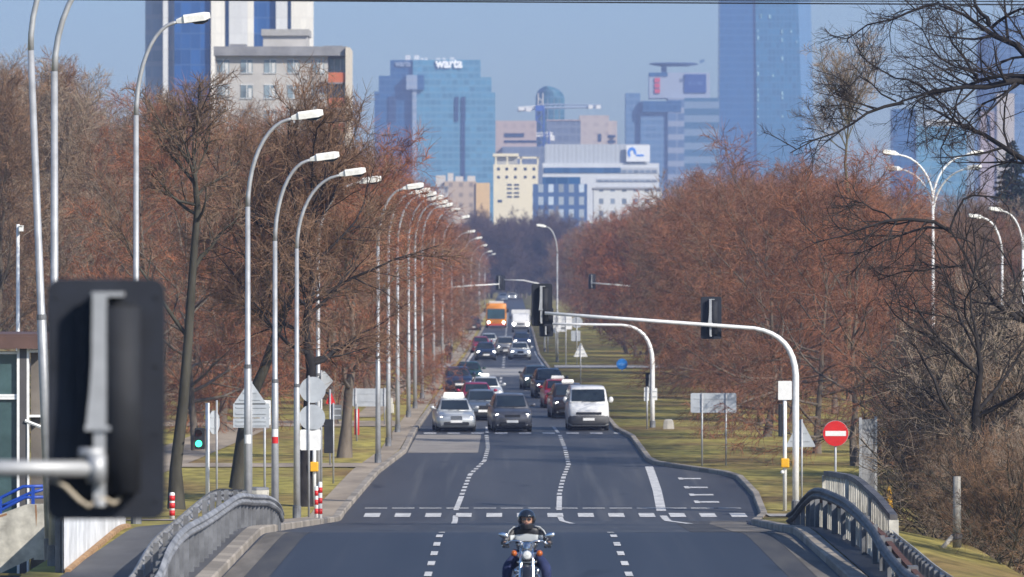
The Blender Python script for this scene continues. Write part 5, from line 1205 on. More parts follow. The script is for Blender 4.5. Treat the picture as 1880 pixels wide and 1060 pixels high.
# --- the rider
rd = thing('person', 'rider in a black helmet and black and grey jacket astride the motorcycle', 'person', (X0, D0, Z0)); rd.scale = (1.07,) * 3
J = dict(pelvis=(0, .30, .76, .10), waist=(0, .24, .92, .095), chest=(0, .12, 1.08, .105), neck0=(0, .07, 1.19, .055), neck1=(0, .04, 1.25, .055), head=(0, .02, 1.33, .08), crown=(0, .03, 1.40, .06))
for sg, n in ((-1, 'l'), (1, 'r')):
    J.update({n + 'sh': (sg * .175, .10, 1.13, .055), n + 'el': (sg * .315, -.0, .97, .042), n + 'wr': (sg * .322, -.15, .96, .028), n + 'hip': (sg * .12, .26, .74, .085), n + 'kn': (sg * .285, -.12, .60, .06), n + 'an': (sg * .29, -.02, .33, .04), n + 'toe': (sg * .30, -.17, .295, .035)})
bones = [('pelvis', 'waist'), ('waist', 'chest'), ('chest', 'neck0'), ('neck0', 'neck1'), ('neck1', 'head'), ('head', 'crown')]
for n in 'lr': bones += [('chest', n + 'sh'), (n + 'sh', n + 'el'), (n + 'el', n + 'wr'), ('pelvis', n + 'hip'), (n + 'hip', n + 'kn'), (n + 'kn', n + 'an'), (n + 'an', n + 'toe')]
grow('body', J, bones, skin_m, rd)
jk = dict(waist=(0, .25, .84, (.17, .13)), mid=(0, .20, .95, (.175, .135)), chest=(0, .12, 1.08, (.19, .14)), neck=(0, .07, 1.19, (.10, .09)), collar=(0, .055, 1.235, (.085, .08)))
jb = [('waist', 'mid'), ('mid', 'chest'), ('chest', 'neck'), ('neck', 'collar')]
for sg, n in ((-1, 'l'), (1, 'r')):
    jk.update({n + 'sh': (sg * .19, .10, 1.125, .082), n + 'ua': (sg * .265, .05, 1.04, .072), n + 'el': (sg * .325, 0, .97, .064), n + 'cf': (sg * .322, -.13, .965, .05)})
    jb += [('chest', n + 'sh'), (n + 'sh', n + 'ua'), (n + 'ua', n + 'el'), (n + 'el', n + 'cf')]
# jacket leather: black yoke, pale chest, black stripe, grey waist - panels sewn at fixed heights
jm = bpy.data.materials.new('panelled_jacket'); jm.use_nodes = True; t = jm.node_tree; N = t.nodes.new; bs = t.nodes['Principled BSDF']; bs.inputs['Roughness'].default_value = .5
tc = N('ShaderNodeTexCoord'); sp_ = N('ShaderNodeSeparateXYZ'); t.links.new(tc.outputs['Object'], sp_.inputs[0])
ab = N('ShaderNodeMath'); ab.operation = 'ABSOLUTE'; t.links.new(sp_.outputs[0], ab.inputs[0])
ad = N('ShaderNodeMath'); ad.operation = 'MULTIPLY_ADD'; t.links.new(ab.outputs[0], ad.inputs[0]); ad.inputs[1].default_value = .10; t.links.new(sp_.outputs[2], ad.inputs[2])
mr = N('ShaderNodeMapRange'); mr.inputs['From Min'].default_value = .8; mr.inputs['From Max'].default_value = 1.3; t.links.new(ad.outputs[0], mr.inputs[0])
rp = N('ShaderNodeValToRGB'); rp.color_ramp.interpolation = 'CONSTANT'; e = rp.color_ramp.elements
st = [(0, (.02, .02, .024)), ((.845 - .8) / .5, (.62, .63, .63)), ((.875 - .8) / .5, (.24, .245, .25)), ((.945 - .8) / .5, (.5, .51, .5)), ((.965 - .8) / .5, (.018, .018, .02)), ((.99 - .8) / .5, (.60, .63, .64)), ((1.095 - .8) / .5, (.02, .02, .024))]
e[0].color = (*st[0][1], 1); e[1].position = st[1][0]; e[1].color = (*st[1][1], 1)
for p_, c_ in st[2:]: q = e.new(p_); q.color = (*c_, 1)
t.links.new(mr.outputs[0], rp.inputs[0])
xs = N('ShaderNodeMath'); xs.operation = 'GREATER_THAN'; t.links.new(ab.outputs[0], xs.inputs[0]); xs.inputs[1].default_value = .235
mx = N('ShaderNodeMix'); mx.data_type = 'RGBA'; t.links.new(xs.outputs[0], mx.inputs['Factor']); t.links.new(rp.outputs[0], mx.inputs['A']); mx.inputs['B'].default_value = (.02, .02, .024, 1); t.links.new(mx.outputs['Result'], bs.inputs['Base Color'])
jo = grow('jacket', jk, jb, jm, rd)
mb = MB()
for sg in (-1, 1):
    mb.tube([(sg * .12, .0, 1.21), (sg * .19, .01, 1.195), (sg * .25, .0, 1.14), (sg * .31, -.03, 1.02)], .010, 6)
mb.build('sleeve_piping', jacket_l, jo, True)
tr_ = dict(pelvis=(0, .30, .76, (.15, .12))); tb = []
for sg, n in ((-1, 'l'), (1, 'r')):
    tr_.update({n + 'hip': (sg * .12, .25, .74, .105), n + 'th': (sg * .21, .06, .68, .098), n + 'kn': (sg * .285, -.12, .60, .083), n + 'sh': (sg * .29, -.09, .45, .072), n + 'an': (sg * .29, -.03, .30, .066)})
    tb += [('pelvis', n + 'hip'), (n + 'hip', n + 'th'), (n + 'th', n + 'kn'), (n + 'kn', n + 'sh'), (n + 'sh', n + 'an')]
grow('jeans', tr_, tb, jeans_m, rd)
for sg in (-1, 1):
    grow('boot', dict(a=(sg * .29, .0, .40, .06), b=(sg * .29, .0, .31, .056), c=(sg * .295, -.10, .285, .045), d=(sg * .30, -.19, .28, .036)), [('a', 'b'), ('b', 'c'), ('c', 'd')], boot_m, rd)
    gj = dict(w=(sg * .322, -.13, .967, .04), p=(sg * .315, -.19, .952, (.042, .026)), k=(sg * .305, -.225, .948, (.044, .022))); gb = [('w', 'p'), ('p', 'k')]
    for f in range(4):
        fx = sg * (.342 - f * .024); fy = -.235 + f * -.012
        gj.update({f'a{f}': (fx, fy, .956, .0105), f'b{f}': (fx, fy - .026, .94, .0098), f'c{f}': (fx, fy - .016, .910, .009), f'd{f}': (fx, fy + .012 + .003 * f, .906, .008)}); gb += [('k', f'a{f}'), (f'a{f}', f'b{f}'), (f'b{f}', f'c{f}'), (f'c{f}', f'd{f}')]
    gj.update(t1=(sg * .275, -.185, .942, .013), t2=(sg * .258, -.215, .922, .011), t3=(sg * .262, -.235, .905, .009)); gb += [('p', 't1'), ('t1', 't2'), ('t2', 't3')]
    grow('glove', gj, gb, leather, rd, 1)
# helmet: shell with an open eye port, face behind it
mb = MB(); rings = []; cz, cy = 1.315, .03
for i in range(15):
    el = math.radians(-62 + 150 * i / 14); r = math.cos(el); row_ = []
    for j in range(32):
        a = 2 * math.pi * j / 32; row_.append((.132 * r * math.sin(a), cy - .150 * r * math.cos(a), cz + .140 * math.sin(el)))
    rings.append(row_)
n = 32; vs = [p for r in rings for p in r]; fs = []
for i in range(14):
    for j in range(32):
        el = -62 + 150 * (i + .5) / 14; a = abs(((j + .5) / 32 * 360 + 180) % 360 - 180)
        if -26 < el < 14 and a < 58: continue
        fs.append((i * n + j, i * n + (j + 1) % n, (i + 1) * n + (j + 1) % n, (i + 1) * n + j))
fs.append(tuple(14 * n + j for j in range(n))); mb.add(vs, fs)
ho = mb.build('helmet', helm_m, rd, True); sol = ho.modifiers.new('shell', 'SOLIDIFY'); sol.thickness = .022; sol.offset = -1
mb = MB(); mb.loft([[(w * math.sin(a), y - d_ * math.cos(a), z) for a in np.linspace(-1.2, 1.2, 9)] + [(w * math.sin(a), y + .05, z) for a in np.linspace(1.2, -1.2, 9)] for z, w, y, d_ in ((1.205, .055, .0, .075), (1.235, .072, .0, .09), (1.27, .080, 0, .092), (1.31, .084, 0, .092), (1.345, .084, .0, .088), (1.38, .075, 0, .075))]); fo = mb.build('face', skin_m, rd, True)
mb = MB(); mb.loft([[(w * x, y0_, z) for x, y0_ in ((-1, -.09), (0, -.09 - dd), (1, -.09))] for z, w, dd in ((1.312, .008, .008), (1.285, .013, .02), (1.268, .019, .028), (1.262, .015, .008))]); mb.build('nose', skin_m, fo, True)
mb = MB()
for sg in (-1, 1): mb.prism(rrect(.056, .036, .014, sg * .036, 1.312), -.102, -.094)
mb.tube([(-.08, -.085, 1.316), (0, -.1, 1.318), (.08, -.085, 1.316)], .004, 6); mb.build('sunglasses', black_pl, fo)
mb = MB(); mb.prism(rrect(.05, .012, .005, 0, 1.244), -.098, -.088); mb.build('mouth', mat('lips', (.33, .13, .11), .5), fo)
mb = MB(); mb.loft([[(w * math.sin(a), .0 - d_ * math.cos(a), z) for a in np.linspace(-1.5, 1.5, 11)] for z, w, d_ in ((1.17, .085, .085), (1.21, .098, .108), (1.243, .1, .112))], cap=False); mb.build('scarf', leather, rd, True)

# --- the walker far up the left pavement
s = 23.6; px = 824; X1, D1 = (px - 940) / s, FPX / s
w = thing('person', 'pedestrian in dark clothes standing by the far left pavement', 'person', (X1, D1, zg(X1, D1)))
J = dict(pelvis=(0, 0, .95, .12), chest=(0, 0, 1.30, .13), neck=(0, 0, 1.50, .06), head=(0, -.02, 1.62, .10), top=(0, 0, 1.72, .085)); bones = [('pelvis', 'chest'), ('chest', 'neck'), ('neck', 'head'), ('head', 'top')]
for sg, n, st in ((-1, 'l', .12), (1, 'r', -.12)):
    J.update({n + 's': (sg * .19, 0, 1.42, .06), n + 'e': (sg * .25, .03, 1.14, .05), n + 'h': (sg * .24, -.06, .90, .04), n + 'hip': (sg * .10, 0, .90, .095), n + 'k': (sg * .11, -.04 + st * .5, .49, .068), n + 'a': (sg * .11, st, .09, .05), n + 't': (sg * .12, st - .17, .045, .04)})
    bones += [('chest', n + 's'), (n + 's', n + 'e'), (n + 'e', n + 'h'), ('pelvis', n + 'hip'), (n + 'hip', n + 'k'), (n + 'k', n + 'a'), (n + 'a', n + 't')]
grow('body', J, bones, skin_m, w, 1)
cj = dict(waist=(0, 0, .88, (.19, .15)), chest=(0, 0, 1.3, (.21, .16)), neck=(0, 0, 1.48, .08)); cb_ = [('waist', 'chest'), ('chest', 'neck')]
for sg, n in ((-1, 'l'), (1, 'r')):
    cj.update({n + 's': (sg * .2, 0, 1.42, .08), n + 'e': (sg * .26, .03, 1.14, .07), n + 'c': (sg * .245, -.05, .95, .055)}); cb_ += [('chest', n + 's'), (n + 's', n + 'e'), (n + 'e', n + 'c')]
grow('coat', cj, cb_, mat('dark_coat', (.03, .022, .025), .9), w, 1)
tj = dict(p=(0, 0, .93, (.16, .13))); tb = []
for sg, n, st in ((-1, 'l', .12), (1, 'r', -.12)):
    tj.update({n + 'h': (sg * .1, 0, .86, .11), n + 'k': (sg * .11, -.04 + st * .5, .49, .085), n + 'a': (sg * .11, st, .1, .07)}); tb += [('p', n + 'h'), (n + 'h', n + 'k'), (n + 'k', n + 'a')]
grow('trousers', tj, tb, mat('dark_trousers', (.02, .02, .028), .9), w, 1)
mb = MB(); mb.ball((0, .02, 1.68), (.10, .11, .10), 12, 8); mb.build('hair', bark_k, w, True)
# ------------------------------------------------------------------ the skyline
class Bld:
    def __init__(self, name, label, cat, s, cx):
        self.s = s; self.x = (cx - 940) / s; self.y = FPX / s; self.z = zr(min(self.y, 1500)) - 1.0
        self.o = thing(name, label, cat, (self.x, self.y, self.z))
    def P(self, px, py): v = W(px, py, self.s); return v.x - self.x, v.z - self.z
    def box(self, part, x0, x1, y0, y1, m, front=0.0, depth=20.0, parent=None, bevel=0):
        a, zt = self.P(x0, y0); b, zb = self.P(x1, y1 if y1 is not None else y0)
        if y1 is None: zb = 0.0
        mb = MB(); mb.box(a, b, front, front + depth, zb, zt); return mb.build(part, m, parent or self.o, bevel=bevel)
gl_blue = facade('glass_deep_blue', (.02, .085, .26), (.035, .10, .26), 2.2, 3.6, .06, .10, .2, .3)
stone_w = facade('white_cladding', (.86, .82, .72), (.72, .68, .6), 1.5, 3.6, .05, .05, .7, .06)
stone_g = facade('pale_grey_cladding', (.68, .68, .66), (.56, .56, .55), 1.5, 3.6, .05, .05, .7, .06)
gl_pale = facade('glass_pale_grey', (.26, .33, .42), (.34, .38, .44), 2.5, 3.6, .1, .3, .3, .15)
# B1 blue and white tower
B = Bld('office_tower', 'tall white and blue striped office tower cut off by the top edge', 'tower', 8.0, 420)
for x0, x1, m, nm in ((388, 413, stone_w, 'white_bay'), (421, 455, stone_g, 'white_bay'), (455, 466, stone_w, 'white_bay'), (507, 528, stone_g, 'white_bay'), (535, 572, stone_w, 'white_bay'), (300, 308, stone_g, 'white_bay')):
    B.box(nm, x0, x1, -120, None, m, -1.4, 15)
for x0, x1 in ((320, 386), (413, 421), (466, 507), (528, 535)): B.box('glass_bay', x0, x1, -110, None, gl_blue, 0, 13)
B.box('side_wing', 265, 300, -100, None, gl_pale, 3, 12); B.box('side_wing', 308, 320, -90, None, gl_pale, 3, 10)
# B2 block of flats
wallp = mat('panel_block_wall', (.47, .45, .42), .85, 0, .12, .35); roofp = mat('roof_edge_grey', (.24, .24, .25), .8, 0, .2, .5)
orange = mat('orange_balcony', (.52, .14, .055), .7, 0, .12, 1.5); win_m = mat('flat_window_glass', (.20, .25, .28), .12, 0, .5, .35, spec=.6)
B = Bld('apartment_block', 'grey block of flats with orange balconies and a rooftop house', 'building', 15.4, 520)
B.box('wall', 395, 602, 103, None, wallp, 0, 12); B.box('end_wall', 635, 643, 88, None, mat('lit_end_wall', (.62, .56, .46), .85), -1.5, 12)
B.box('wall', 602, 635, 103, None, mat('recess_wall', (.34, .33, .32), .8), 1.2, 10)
r = B.box('roof', 393, 638, 86, 103, roofp, -.9, 14); B.box('roof_house', 481, 563, 53, 88, wallp, 3, 7, r); B.box('roof_slab', 478, 566, 52, 64, mat('roof_slab_concrete', (.36, .35, .33), .8), 2.6, 7.8, r)
B.box('roof_vent', 593, 627, 83, 86.2, roofp, 2, 3, r); B.box('roof_vent', 420, 450, 80, 86.2, roofp, 2, 3, r)
white_fr = mat('window_frame_white', (.68, .69, .68), .5)
for fl in range(6):
    y = 110 + fl * 46.5
    for x in (399, 442, 485, 528, 573):
        w = B.box('window', x, x + 22, y, y + 24, win_m, -.06, .1)
        B.box('frame', x - 1, x + 23, y - 1.3, y - .1, white_fr, -.10, .12, w); B.box('sill', x - 1, x + 23, y + 24.1, y + 25.4, white_fr, -.14, .16, w)
        B.box('mullion', x + 10.4, x + 11.8, y, y + 23.9, white_fr, -.085, .02, w); B.box('curtain', x + 14, x + 20, y + 6, y + 23, mat('net_curtain_%d_%d' % (fl, x), (.6, .6, .58), .8), -.075, .01, w)
    bl = B.box('balcony', 603, 634.5, y + 24, y + 42, orange, -1.2, .12)
    B.box('floor_slab', 603, 634.5, y + 42.1, y + 45, roofp, -1.2, 2.3, bl); B.box('balcony_glazing', 604, 634, y - 2, y + 23.8, win_m, 1.0, .15, bl)
    for k in (613, 624): B.box('post', k, k + 1.2, y - 2, y + 23.9, white_fr, .9, .09, bl)
# B3 glass office with the name on top
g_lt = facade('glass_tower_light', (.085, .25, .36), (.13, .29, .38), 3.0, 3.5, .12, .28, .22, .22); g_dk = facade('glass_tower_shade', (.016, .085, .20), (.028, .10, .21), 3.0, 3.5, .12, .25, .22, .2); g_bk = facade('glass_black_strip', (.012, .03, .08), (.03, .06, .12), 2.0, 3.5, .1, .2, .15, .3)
B = Bld('office_tower', 'stepped blue glass office building with white lettering on its top', 'tower', 3.5, 800)
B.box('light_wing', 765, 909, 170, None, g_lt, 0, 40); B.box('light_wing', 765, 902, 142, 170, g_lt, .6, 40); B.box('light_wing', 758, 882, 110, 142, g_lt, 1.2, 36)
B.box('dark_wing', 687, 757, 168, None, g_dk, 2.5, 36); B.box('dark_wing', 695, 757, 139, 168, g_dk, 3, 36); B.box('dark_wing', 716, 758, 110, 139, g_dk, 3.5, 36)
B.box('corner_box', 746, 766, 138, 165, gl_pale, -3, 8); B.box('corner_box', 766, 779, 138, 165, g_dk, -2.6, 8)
B.box('corner_shaft', 757, 765, 165, None, gl_pale, -1.5, 12)
for x0, x1, y0, y1 in ((836, 842, 178, 222), (848, 855, 178, 222), (848, 854, 222, 330), (713, 727, 177, 225), (762, 765, 168, 330)): B.box('dark_strip', x0, x1, y0, y1, g_bk, -1.0 if x0 > 740 else 1.5, 1.2)
wl = mat('white_sign_letters', (.88, .88, .86), .5, emit=.25, var=.03)
for i, (x, w_, h_) in enumerate(((744, 9, 8), (760, 9, 8), (772, 5, 3), (779, 6, 3), (800, 8, 3), (812, 6, 3), (826, 8, 4))):
    B.box('roof_unit', x, x + w_, 110 - h_ - 1, 109.9, mat('roof_plant_white_%d' % i, (.7, .7, .68), .6), 6, 5)
fc = bpy.data.curves.new('roof_letters', 'FONT'); fc.body = 'warta'; fc.size = 1; fc.extrude = .06; fc.offset = .035
tmp = bpy.data.objects.new('roof_letters_source', fc); COL.objects.link(tmp)
bpy.context.view_layer.update(); me = bpy.data.meshes.new_from_object(tmp.evaluated_get(bpy.context.evaluated_depsgraph_get())); bpy.data.objects.remove(tmp)
xs_ = [v.co.x for v in me.vertices]; ys_ = [v.co.y for v in me.vertices]
def letters(parent, me, x0, x1, z0, z1, y, m, name='lettering'):
    m2 = me.copy(); a0, a1, b0, b1 = min(xs_), max(xs_), min(ys_), max(ys_)
    for v in m2.vertices: v.co = (x0 + (v.co.x - a0) / (a1 - a0) * (x1 - x0), y - v.co.z * 6, z0 + (v.co.y - b0) / (b1 - b0) * (z1 - z0))
    m2.materials.clear(); return link(name, m2, m, parent)
a, zt = B.P(799, 109); b_, zb = B.P(849, 125); letters(B.o, me, a, b_, zb, zt, .4, wl)
a, zt = B.P(725, 112); b_, zb = B.P(754, 122); letters(B.o, me, a, b_, zb, zt, 2.8, mat('unlit_sign_letters', (.30, .36, .45), .6))
# B4 rounded glass tower and crane
B = Bld('round_tower', 'rounded green-blue glass tower peeping over the tan blocks', 'tower', 3.3, 1010)
gg = facade('glass_round', (.03, .13, .16), (.06, .16, .22), 3.0, 3.5, .12, .25, .2, .35); mb = MB(); rings = []
x0, zt = B.P(983, 158); x1, z1 = B.P(1037, 185); _, zm = B.P(0, 182)
for i in range(14):
    t = i / 13; z = 0 if i == 0 else zm + (zt - zm) * (t * 1.0); k = 1.0 if z <= zm else math.sqrt(max(.02, 1 - ((z - zm) / (zt - zm)) ** 2 * .97))
    cx_ = (x0 + x1) / 2 - (1 - k) * 2.2; rings.append([(cx_ + (x1 - x0) / 2 * k * math.cos(a), 9 + 8 * math.sin(a), z) for a in np.linspace(0, 2 * math.pi, 24, endpoint=False)])
mb.loft(rings); mb.build('glass_shell', gg, B.o)
_, zt = B.P(0, 162)
mb = MB()
for a in (-2.2, -1.75, -1.3, -.9): mb.tube([((x0 + x1) / 2 + (x1 - x0) / 2 * 1.005 * math.cos(a), 9 + 8.05 * math.sin(a), 20), ((x0 + x1) / 2 + (x1 - x0) / 2 * 1.005 * math.cos(a), 9 + 8.05 * math.sin(a), zm)], .25, 5)
mb.build('fin', mat('bronze_fin', (.2, .24, .22), .5), B.o)
cr = mat('crane_blue', (.03, .10, .40), .5); crw = mat('crane_counterweight', (.8, .78, .74), .7)
def lattice(B, part, x, y0, y1, w, m):
    a, zt = B.P(x, y0); _, zb = B.P(x, y1 or y0); zb = zb if y1 else 0; mb = MB(); h = w
    for sx in (-1, 1):
        for sy in (-1, 1): mb.tube([(a + sx * w / 2, sy * w / 2 - 6, zb), (a + sx * w / 2, sy * w / 2 - 6, zt)], .28, 4)
    z = zb; k = 1
    while z < zt - h:
        mb.tube([(a - k * w / 2, -w / 2 - 6, z), (a + k * w / 2, -w / 2 - 6, z + h)], .2, 4); mb.tube([(a - k * w / 2, w / 2 - 6, z), (a + k * w / 2, w / 2 - 6, z + h)], .2, 4); z += h; k = -k
    return mb.build(part, m, B.o)
def beam(B, part, p0, p1, m, r=.5):
    a, z0 = B.P(*p0); b, z1 = B.P(*p1); mb = MB(); mb.tube([(a, -6, z0), (b, -6, z1)], r, 5); mb.tube([(a, -6, z0 + 1.6), (b, -6, z1 + 1.2)], r * .6, 4)
    n = 12
    for i in range(n): t0, t1 = i / n, (i + 1) / n; mb.tube([(a + (b - a) * t0, -6, z0 + (z1 - z0) * t0), (a + (b - a) * t1, -6, z0 + (z1 - z0) * t1 + 1.4)], r * .4, 4)
    return mb.build(part, m, B.o)
B = Bld('tower_crane', 'blue lattice tower crane with a pale jib in front of the round glass tower', 'crane', 3.9, 992)
lattice(B, 'mast', 991, 195, None, 3.6, cr); lattice(B, 'mast_top', 992, 172, 197, 2.2, mat('crane_cream', (.62, .58, .50), .6)); B.box('cab', 983, 997, 195, 205, cr, -8.5, 4)
beam(B, 'jib', (996, 199), (1105, 198), mat('crane_jib_grey', (.32, .38, .46), .6)); beam(B, 'counter_jib', (950, 205), (990, 200), crw)
for x, y, w_ in ((1080, 194, 8), (1094, 194, 8), (952, 197, 9), (966, 199, 9)): B.box('counterweight', x, x + w_, y, y + 7, crw, -7.5, 3)
B = Bld('tower_crane', 'small white crane parts beside the blue mast above the cream building', 'crane', 4.1, 975)
beam(B, 'jib', (950, 252), (1015, 250), crw, .4); lattice(B, 'mast', 1003, 243, None, 2.4, cr)
for x, y in ((955, 243), (966, 250), (1003, 243), (1010, 250)): B.box('counterweight', x, x + 8, y, y + 9, crw, -7, 3)
# B5 tan and grey blocks
tan = facade('tan_cladding', (.40, .31, .27), (.46, .36, .31), 4, 3.6, .55, .5, .6, .1); tan2 = facade('tan_cladding_pale', (.44, .36, .31), (.49, .41, .35), 5, 4.0, .6, .55, .6, .1); gry5 = facade('grey_blue_block', (.14, .17, .23), (.17, .20, .26), 3, 3.6, .2, .3, .4, .15)
B = Bld('office_building', 'pinkish brown block behind the cream building left of the crane', 'building', 4.2, 948); B.box('wall', 910, 985, 222, None, tan, 0, 25); B.box('window_band', 926, 962, 245, 252, g_bk, -.3, .5); B.box('window_band', 926, 985, 258, 262, g_bk, -.3, .5); B.box('lower_wing', 922, 1000, 270, None, gry5, -4, 10)
B = Bld('office_building', 'dark grey-blue block between the crane and the tan roof', 'building', 4.1, 1032); B.box('wall', 1003, 1066, 222, None, gry5, 0, 25); B.box('parapet', 1003, 1066, 220, 222.0, tan, -.4, 26)
B = Bld('office_building', 'tan block with a dark slot window right of the crane', 'building', 4.0, 1098); B.box('wall', 1064, 1118, 212, None, tan2, 0, 25); B.box('wall', 1118, 1133, 222, None, tan2, 1, 22)
for x0, x1, y0, y1 in ((1098, 1104, 246, 260), (1116, 1130, 248, 253), (1116, 1130, 258, 263)): B.box('window', x0, x1, y0, y1, g_bk, -.3, .5)
# B6 cream block
cream = mat('cream_render', (.78, .70, .50), .8, 0, .05, .1); B = Bld('apartment_building', 'sunlit cream building with rows of small square windows', 'building', 6.0, 950)
B.box('wall', 906, 988, 302, None, cream, 0, 16); B.box('penthouse', 908, 950, 284, 302, mat('penthouse_grey', (.40, .40, .38), .7), 3, 10); B.box('roof', 905, 952, 282, 287, cream, 1.5, 13)
for x in (909, 930, 955, 986): B.box('frame_post', x, x + 3, 288, 302, cream, .2, .6)
B.box('frame_beam', 950, 990, 288, 291.5, cream, .2, .6)
for x in (913, 928, 944, 962, 978):
    for y in (308, 323): B.box('window', x, x + 5, y, y + 5, g_bk, -.1, .15)
for y in (338, 345, 353, 360):
    for x in (931, 944): B.box('window', x, x + 9, y, y + 3.2, g_bk, -.1, .15)
for y in (367,): B.box('window', 914, 922, y, y + 5, g_bk, -.1, .15)
# B7 long pale office with a roof sign
bnd = facade('banded_office', (.16, .20, .26), (.46, .48, .50), 2.2, 3.7, .15, .42, .3, .3); wh7 = mat('white_panel', (.62, .64, .66), .7, 0, .06, .08); wh8 = facade('pale_louvre_roof', (.40, .43, .46), (.47, .50, .53), 1.6, 9, .5, .02, .6, .05)
B = Bld('office_building', 'long pale office with a white sign board on its roof', 'building', 5.0, 1105)
B.box('upper_block', 1000, 1192, 265, 300, wh8, 1, 22); B.box('wall', 996, 1210, 300, None, wh7, 0, 24); B.box('window_band', 998, 1140, 308, 318, g_dk, -.3, .5); B.box('window_band', 1140, 1208, 308, 318, bnd, -.3, .5)
for y in (328, 343, 358, 373): B.box('window_band', 1096, 1208, y, y + 6, bnd, -.3, .5)
sg_ = B.box('sign_board', 1150, 1193, 267, 297, mat('sign_board_white', (.78, .80, .82), .5), -1.2, .6)
lb_ = mat('logo_blue', (.03, .22, .75), .5); a, zt = B.P(1152, 270); b_, zb = B.P(1168, 292)
cxx, czz, rr_ = (a + b_) / 2, (zt + zb) / 2, (b_ - a) / 2
A_ = [math.radians(k) for k in range(-20, 250, 15)]; mb = MB()
mb.prism([(cxx + rr_ * math.cos(k), czz + rr_ * 1.3 * math.sin(k)) for k in A_] + [(cxx + rr_ * .45 * math.cos(k), czz + rr_ * .6 * math.sin(k)) for k in reversed(A_)], -1.3, -1.21); mb.build('logo', lb_, sg_)
B.box('logo_bar', 1168, 1182, 284, 287.5, lb_, -1.3, .09, sg_)
# B12 low blue house fronts and white neighbours before B7
B = Bld('office_building', 'low dark blue building with pale window columns below the long office', 'building', 7.2, 1035); B.box('wall', 978, 1078, 338, None, facade('blue_block', (.40, .46, .52), (.05, .11, .25), 2.6, 3.2, .5, .35, .4, .4), 0, 14); B.box('roof', 996, 1066, 325, 338.2, g_dk, 2, 8)
B = Bld('apartment_building', 'low white building at the right end of the street gap', 'building', 7.0, 1150); B.box('wall', 1090, 1215, 348, None, facade('white_block', (.18, .22, .28), (.62, .63, .62), 3.0, 3.2, .6, .55, .4, .4), 0, 14); B.box('roof', 1088, 1217, 345, 348, roofp, -.3, 14.6)
# B11 tan low houses
B = Bld('apartment_building', 'tan block whose right wall glows yellow in the sun', 'building', 6.2, 850); tn = facade('tan_render', (.30, .24, .2), (.46, .36, .27), 3, 3, .6, .55, .6, .15)
B.box('wall', 816, 874, 333, None, tn, 0, 14); B.box('sunlit_wall', 874, 899, 336, None, mat('sunlit_render', (.66, .45, .22), .85), -.6, 12)  # yellow sunlight painted into the right wall's colour
for i, (x0, x1, y0) in enumerate(((800, 818, 322), (822, 832, 318), (836, 850, 324), (858, 872, 323))): B.box('roof_house', x0, x1, y0, 333 if x0 > 815 else 350, mat('roof_house_pale_%d' % i, (.58, .54, .48), .8), 2, 8)
B = Bld('apartment_building', 'low pale house front left of the tan block', 'building', 6.6, 805); B.box('wall', 786, 822, 345, None, facade('pale_house', (.2, .2, .22), (.44, .42, .4), 3, 3, .55, .5, .5, .2), 0, 12); B.box('roof', 785, 823, 342, 345, roofp, -.3, 12.6)
# B8 office with antennas, red sign and a blue screen
B = Bld('office_tower', 'blue-grey office tower with a roof disc, red sign and dark blue screen', 'tower', 3.4, 1235); b8 = facade('hazy_grey_glass', (.09, .18, .30), (.14, .23, .35), 3, 3.6, .15, .3, .3, .12); b8b = facade('banded_glass', (.10, .17, .28), (.27, .31, .38), 40, 7.2, .01, .42, .3, .1)
B.box('left_wing', 1149, 1176, 171, None, b8, 3, 25); B.box('wall', 1176, 1226, 186, None, b8, 0, 30); B.box('wall', 1226, 1256, 180, None, b8b, -2, 30); B.box('wall', 1256, 1320, 180, None, facade('teal_bands', (.05, .14, .22), (.18, .26, .34), 60, 7.4, .01, .5, .3, .1), 0, 30)
B.box('parapet', 1180, 1250, 186, 206, g_dk, -2.4, 10)
u = B.box('upper_block', 1192, 1304, 133, 180, mat('pale_upper_block', (.34, .38, .45), .6), 4, 18); B.box('upper_trim', 1192, 1226, 133, 140, g_dk, 3.6, 10, u)
r8 = mat('red_sign', (.60, .05, .06), .5)
for i in range(3): B.box('red_sign', 1202, 1212, 143 + i * 10, 151 + i * 10, r8, 3.2, .6, u)
sc_ = B.box('screen', 1257, 1297, 136, 170, mat('blue_screen', (.02, .06, .22), .4), 3.2, .7, u)
for i, (x0, x1) in enumerate(((1264, 1270), (1273, 1277), (1280, 1290))): B.box('screen_mark', x0, x1, 150, 156, mat('screen_mark_%d' % i, (.06, .12, .3), .5), 3.0, .19, sc_)
x0, z0 = B.P(1192, 122); x1, z1 = B.P(1284, 115); mb = MB()
mb.loft([[((x0 + x1) / 2 + k * (x1 - x0) / 2 * math.cos(a), 12 + k * 9 * math.sin(a), z) for a in np.linspace(0, 2 * math.pi, 20, endpoint=False)] for z, k in ((z1 - 1.6, .6), (z1 - .8, .95), (z1 - .2, 1.0), (z1 + .2, .85))]); mb.build('roof_disc', mat('disc_grey', (.07, .12, .22), .6), B.o)
B.box('disc_stem', 1215, 1225, 118, 134, b8, 9, 4)
beam(B, 'antenna', (1284, 117), (1293, 114), b8, .2)
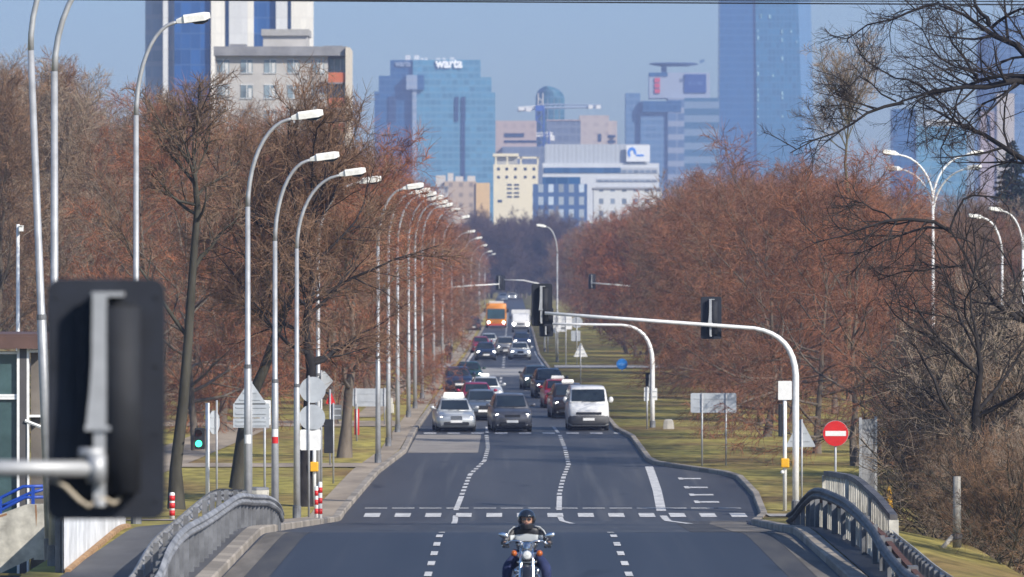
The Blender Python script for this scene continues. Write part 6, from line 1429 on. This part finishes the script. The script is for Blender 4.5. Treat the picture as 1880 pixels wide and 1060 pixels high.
# B9 tapering glass skyscraper
B = Bld('skyscraper', 'tapering blue glass skyscraper with columns of lit windows', 'skyscraper', 3.1, 1410)
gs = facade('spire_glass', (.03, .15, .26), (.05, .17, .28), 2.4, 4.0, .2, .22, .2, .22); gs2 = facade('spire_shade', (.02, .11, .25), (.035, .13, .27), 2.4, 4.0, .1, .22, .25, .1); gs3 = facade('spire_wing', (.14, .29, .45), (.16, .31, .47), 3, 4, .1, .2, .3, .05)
def taper_wing(part, top, bot, m, f, dp):
    (a0, zt), (a1, _) = B.P(top[0], -80), B.P(top[1], -80); (b0, _), (b1, _) = B.P(bot[0], 300), B.P(bot[1], 300)
    mb = MB(); mb.loft([[(b0, f, 0), (b1, f, 0), (b1, f + dp, 0), (b0, f + dp, 0)], [(a0, f + .5, zt), (a1, f + .5, zt), (a1, f + dp, zt), (a0, f + dp, zt)]]); return mb.build(part, m, B.o)
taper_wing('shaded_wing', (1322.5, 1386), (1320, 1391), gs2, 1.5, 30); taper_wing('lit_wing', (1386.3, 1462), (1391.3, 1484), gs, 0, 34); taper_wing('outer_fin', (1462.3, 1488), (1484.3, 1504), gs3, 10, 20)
litm = mat('lit_window_column', (.32, .52, .52), .4, emit=.2, var=.3)
rw = random.Random(3)
for x, ys in ((1390.5, (55, 66, 120, 132, 163, 172, 182, 198, 212, 243)), (1435, (55, 70, 104, 168, 178, 212)), (1462, (75,)), (1474, (200,)), (1396, (26, 27)), (1412, (27,)), (1451, (56,)), (1418, (137,))):
    for y in ys: B.box('lit_window', x, x + rw.choice((1.8, 2.6)), y, y + rw.choice((4, 7)), litm, -.35, .4)
# B10 towers behind the right tree
B = Bld('office_tower', 'curved deep blue glass tower behind the gnarled limbs at the right edge', 'tower', 3.6, 1850)
mb = MB(); a, zt = B.P(1795, 28); b_, z1 = B.P(1935, 95); rings = []
for i in range(12):
    t = i / 11; z = 0 if i == 0 else z1 + (zt - z1) * t; k = 1.0 if i == 0 else math.sqrt(max(.03, 1 - t * t * .96)); rings.append([((a + b_) / 2 + .6 * (1 - k) * 8 + (b_ - a) / 2 * k * math.cos(q), 12 + 12 * k * math.sin(q), z) for q in np.linspace(0, 2 * math.pi, 28, endpoint=False)])
mb.loft(rings); mb.build('glass_shell', facade('curved_glass', (.05, .12, .22), (.10, .18, .29), 3, 3.6, .12, .2, .2, .3), B.o); B.box('podium', 1790, 1940, 215, None, b8, -5, 10)
B = Bld('office_building', 'light blue glass block seen between the limbs above the four-armed lamp', 'building', 3.9, 1720); B.box('wall', 1640, 1682, 200, None, g_dk, 1, 20); B.box('wall', 1682, 1775, 232, None, g_lt, 0, 24); B.box('roof', 1700, 1765, 220, 232.3, mat('pale_roof', (.66, .64, .58), .7), 1, 16)
B = Bld('apartment_building', 'pink and cream block between the blue tower and the light glass block', 'building', 4.4, 1825); B.box('wall', 1800, 1830, 205, None, mat('pink_render', (.36, .28, .27), .8), 0, 14); B.box('wall', 1830, 1862, 172, None, mat('cream_render_pale', (.45, .40, .34), .8), -1, 14); B.box('window_strip', 1812, 1818, 212, 260, g_bk, -.2, .4); B.box('roof', 1800, 1830, 202, 205, roofp, -.2, 14.4)

# ------------------------------------------------------------------ haze
mb = MB(); mb.box(-700, 900, -30, 3700, -2.0, 215)
hz_ = mb.build('haze', None); hm = bpy.data.materials.new('haze_air'); hm.use_nodes = True; t = hm.node_tree; t.nodes.clear()
pv = t.nodes.new('ShaderNodeVolumePrincipled'); ou = t.nodes.new('ShaderNodeOutputMaterial'); t.links.new(pv.outputs[0], ou.inputs['Volume'])
pv.inputs['Color'].default_value = (.47, .60, 1.0, 1); pv.inputs['Density'].default_value = .00022; pv.inputs['Anisotropy'].default_value = 0.0
hz_.data.materials.append(hm); tag(hz_, kind='stuff')
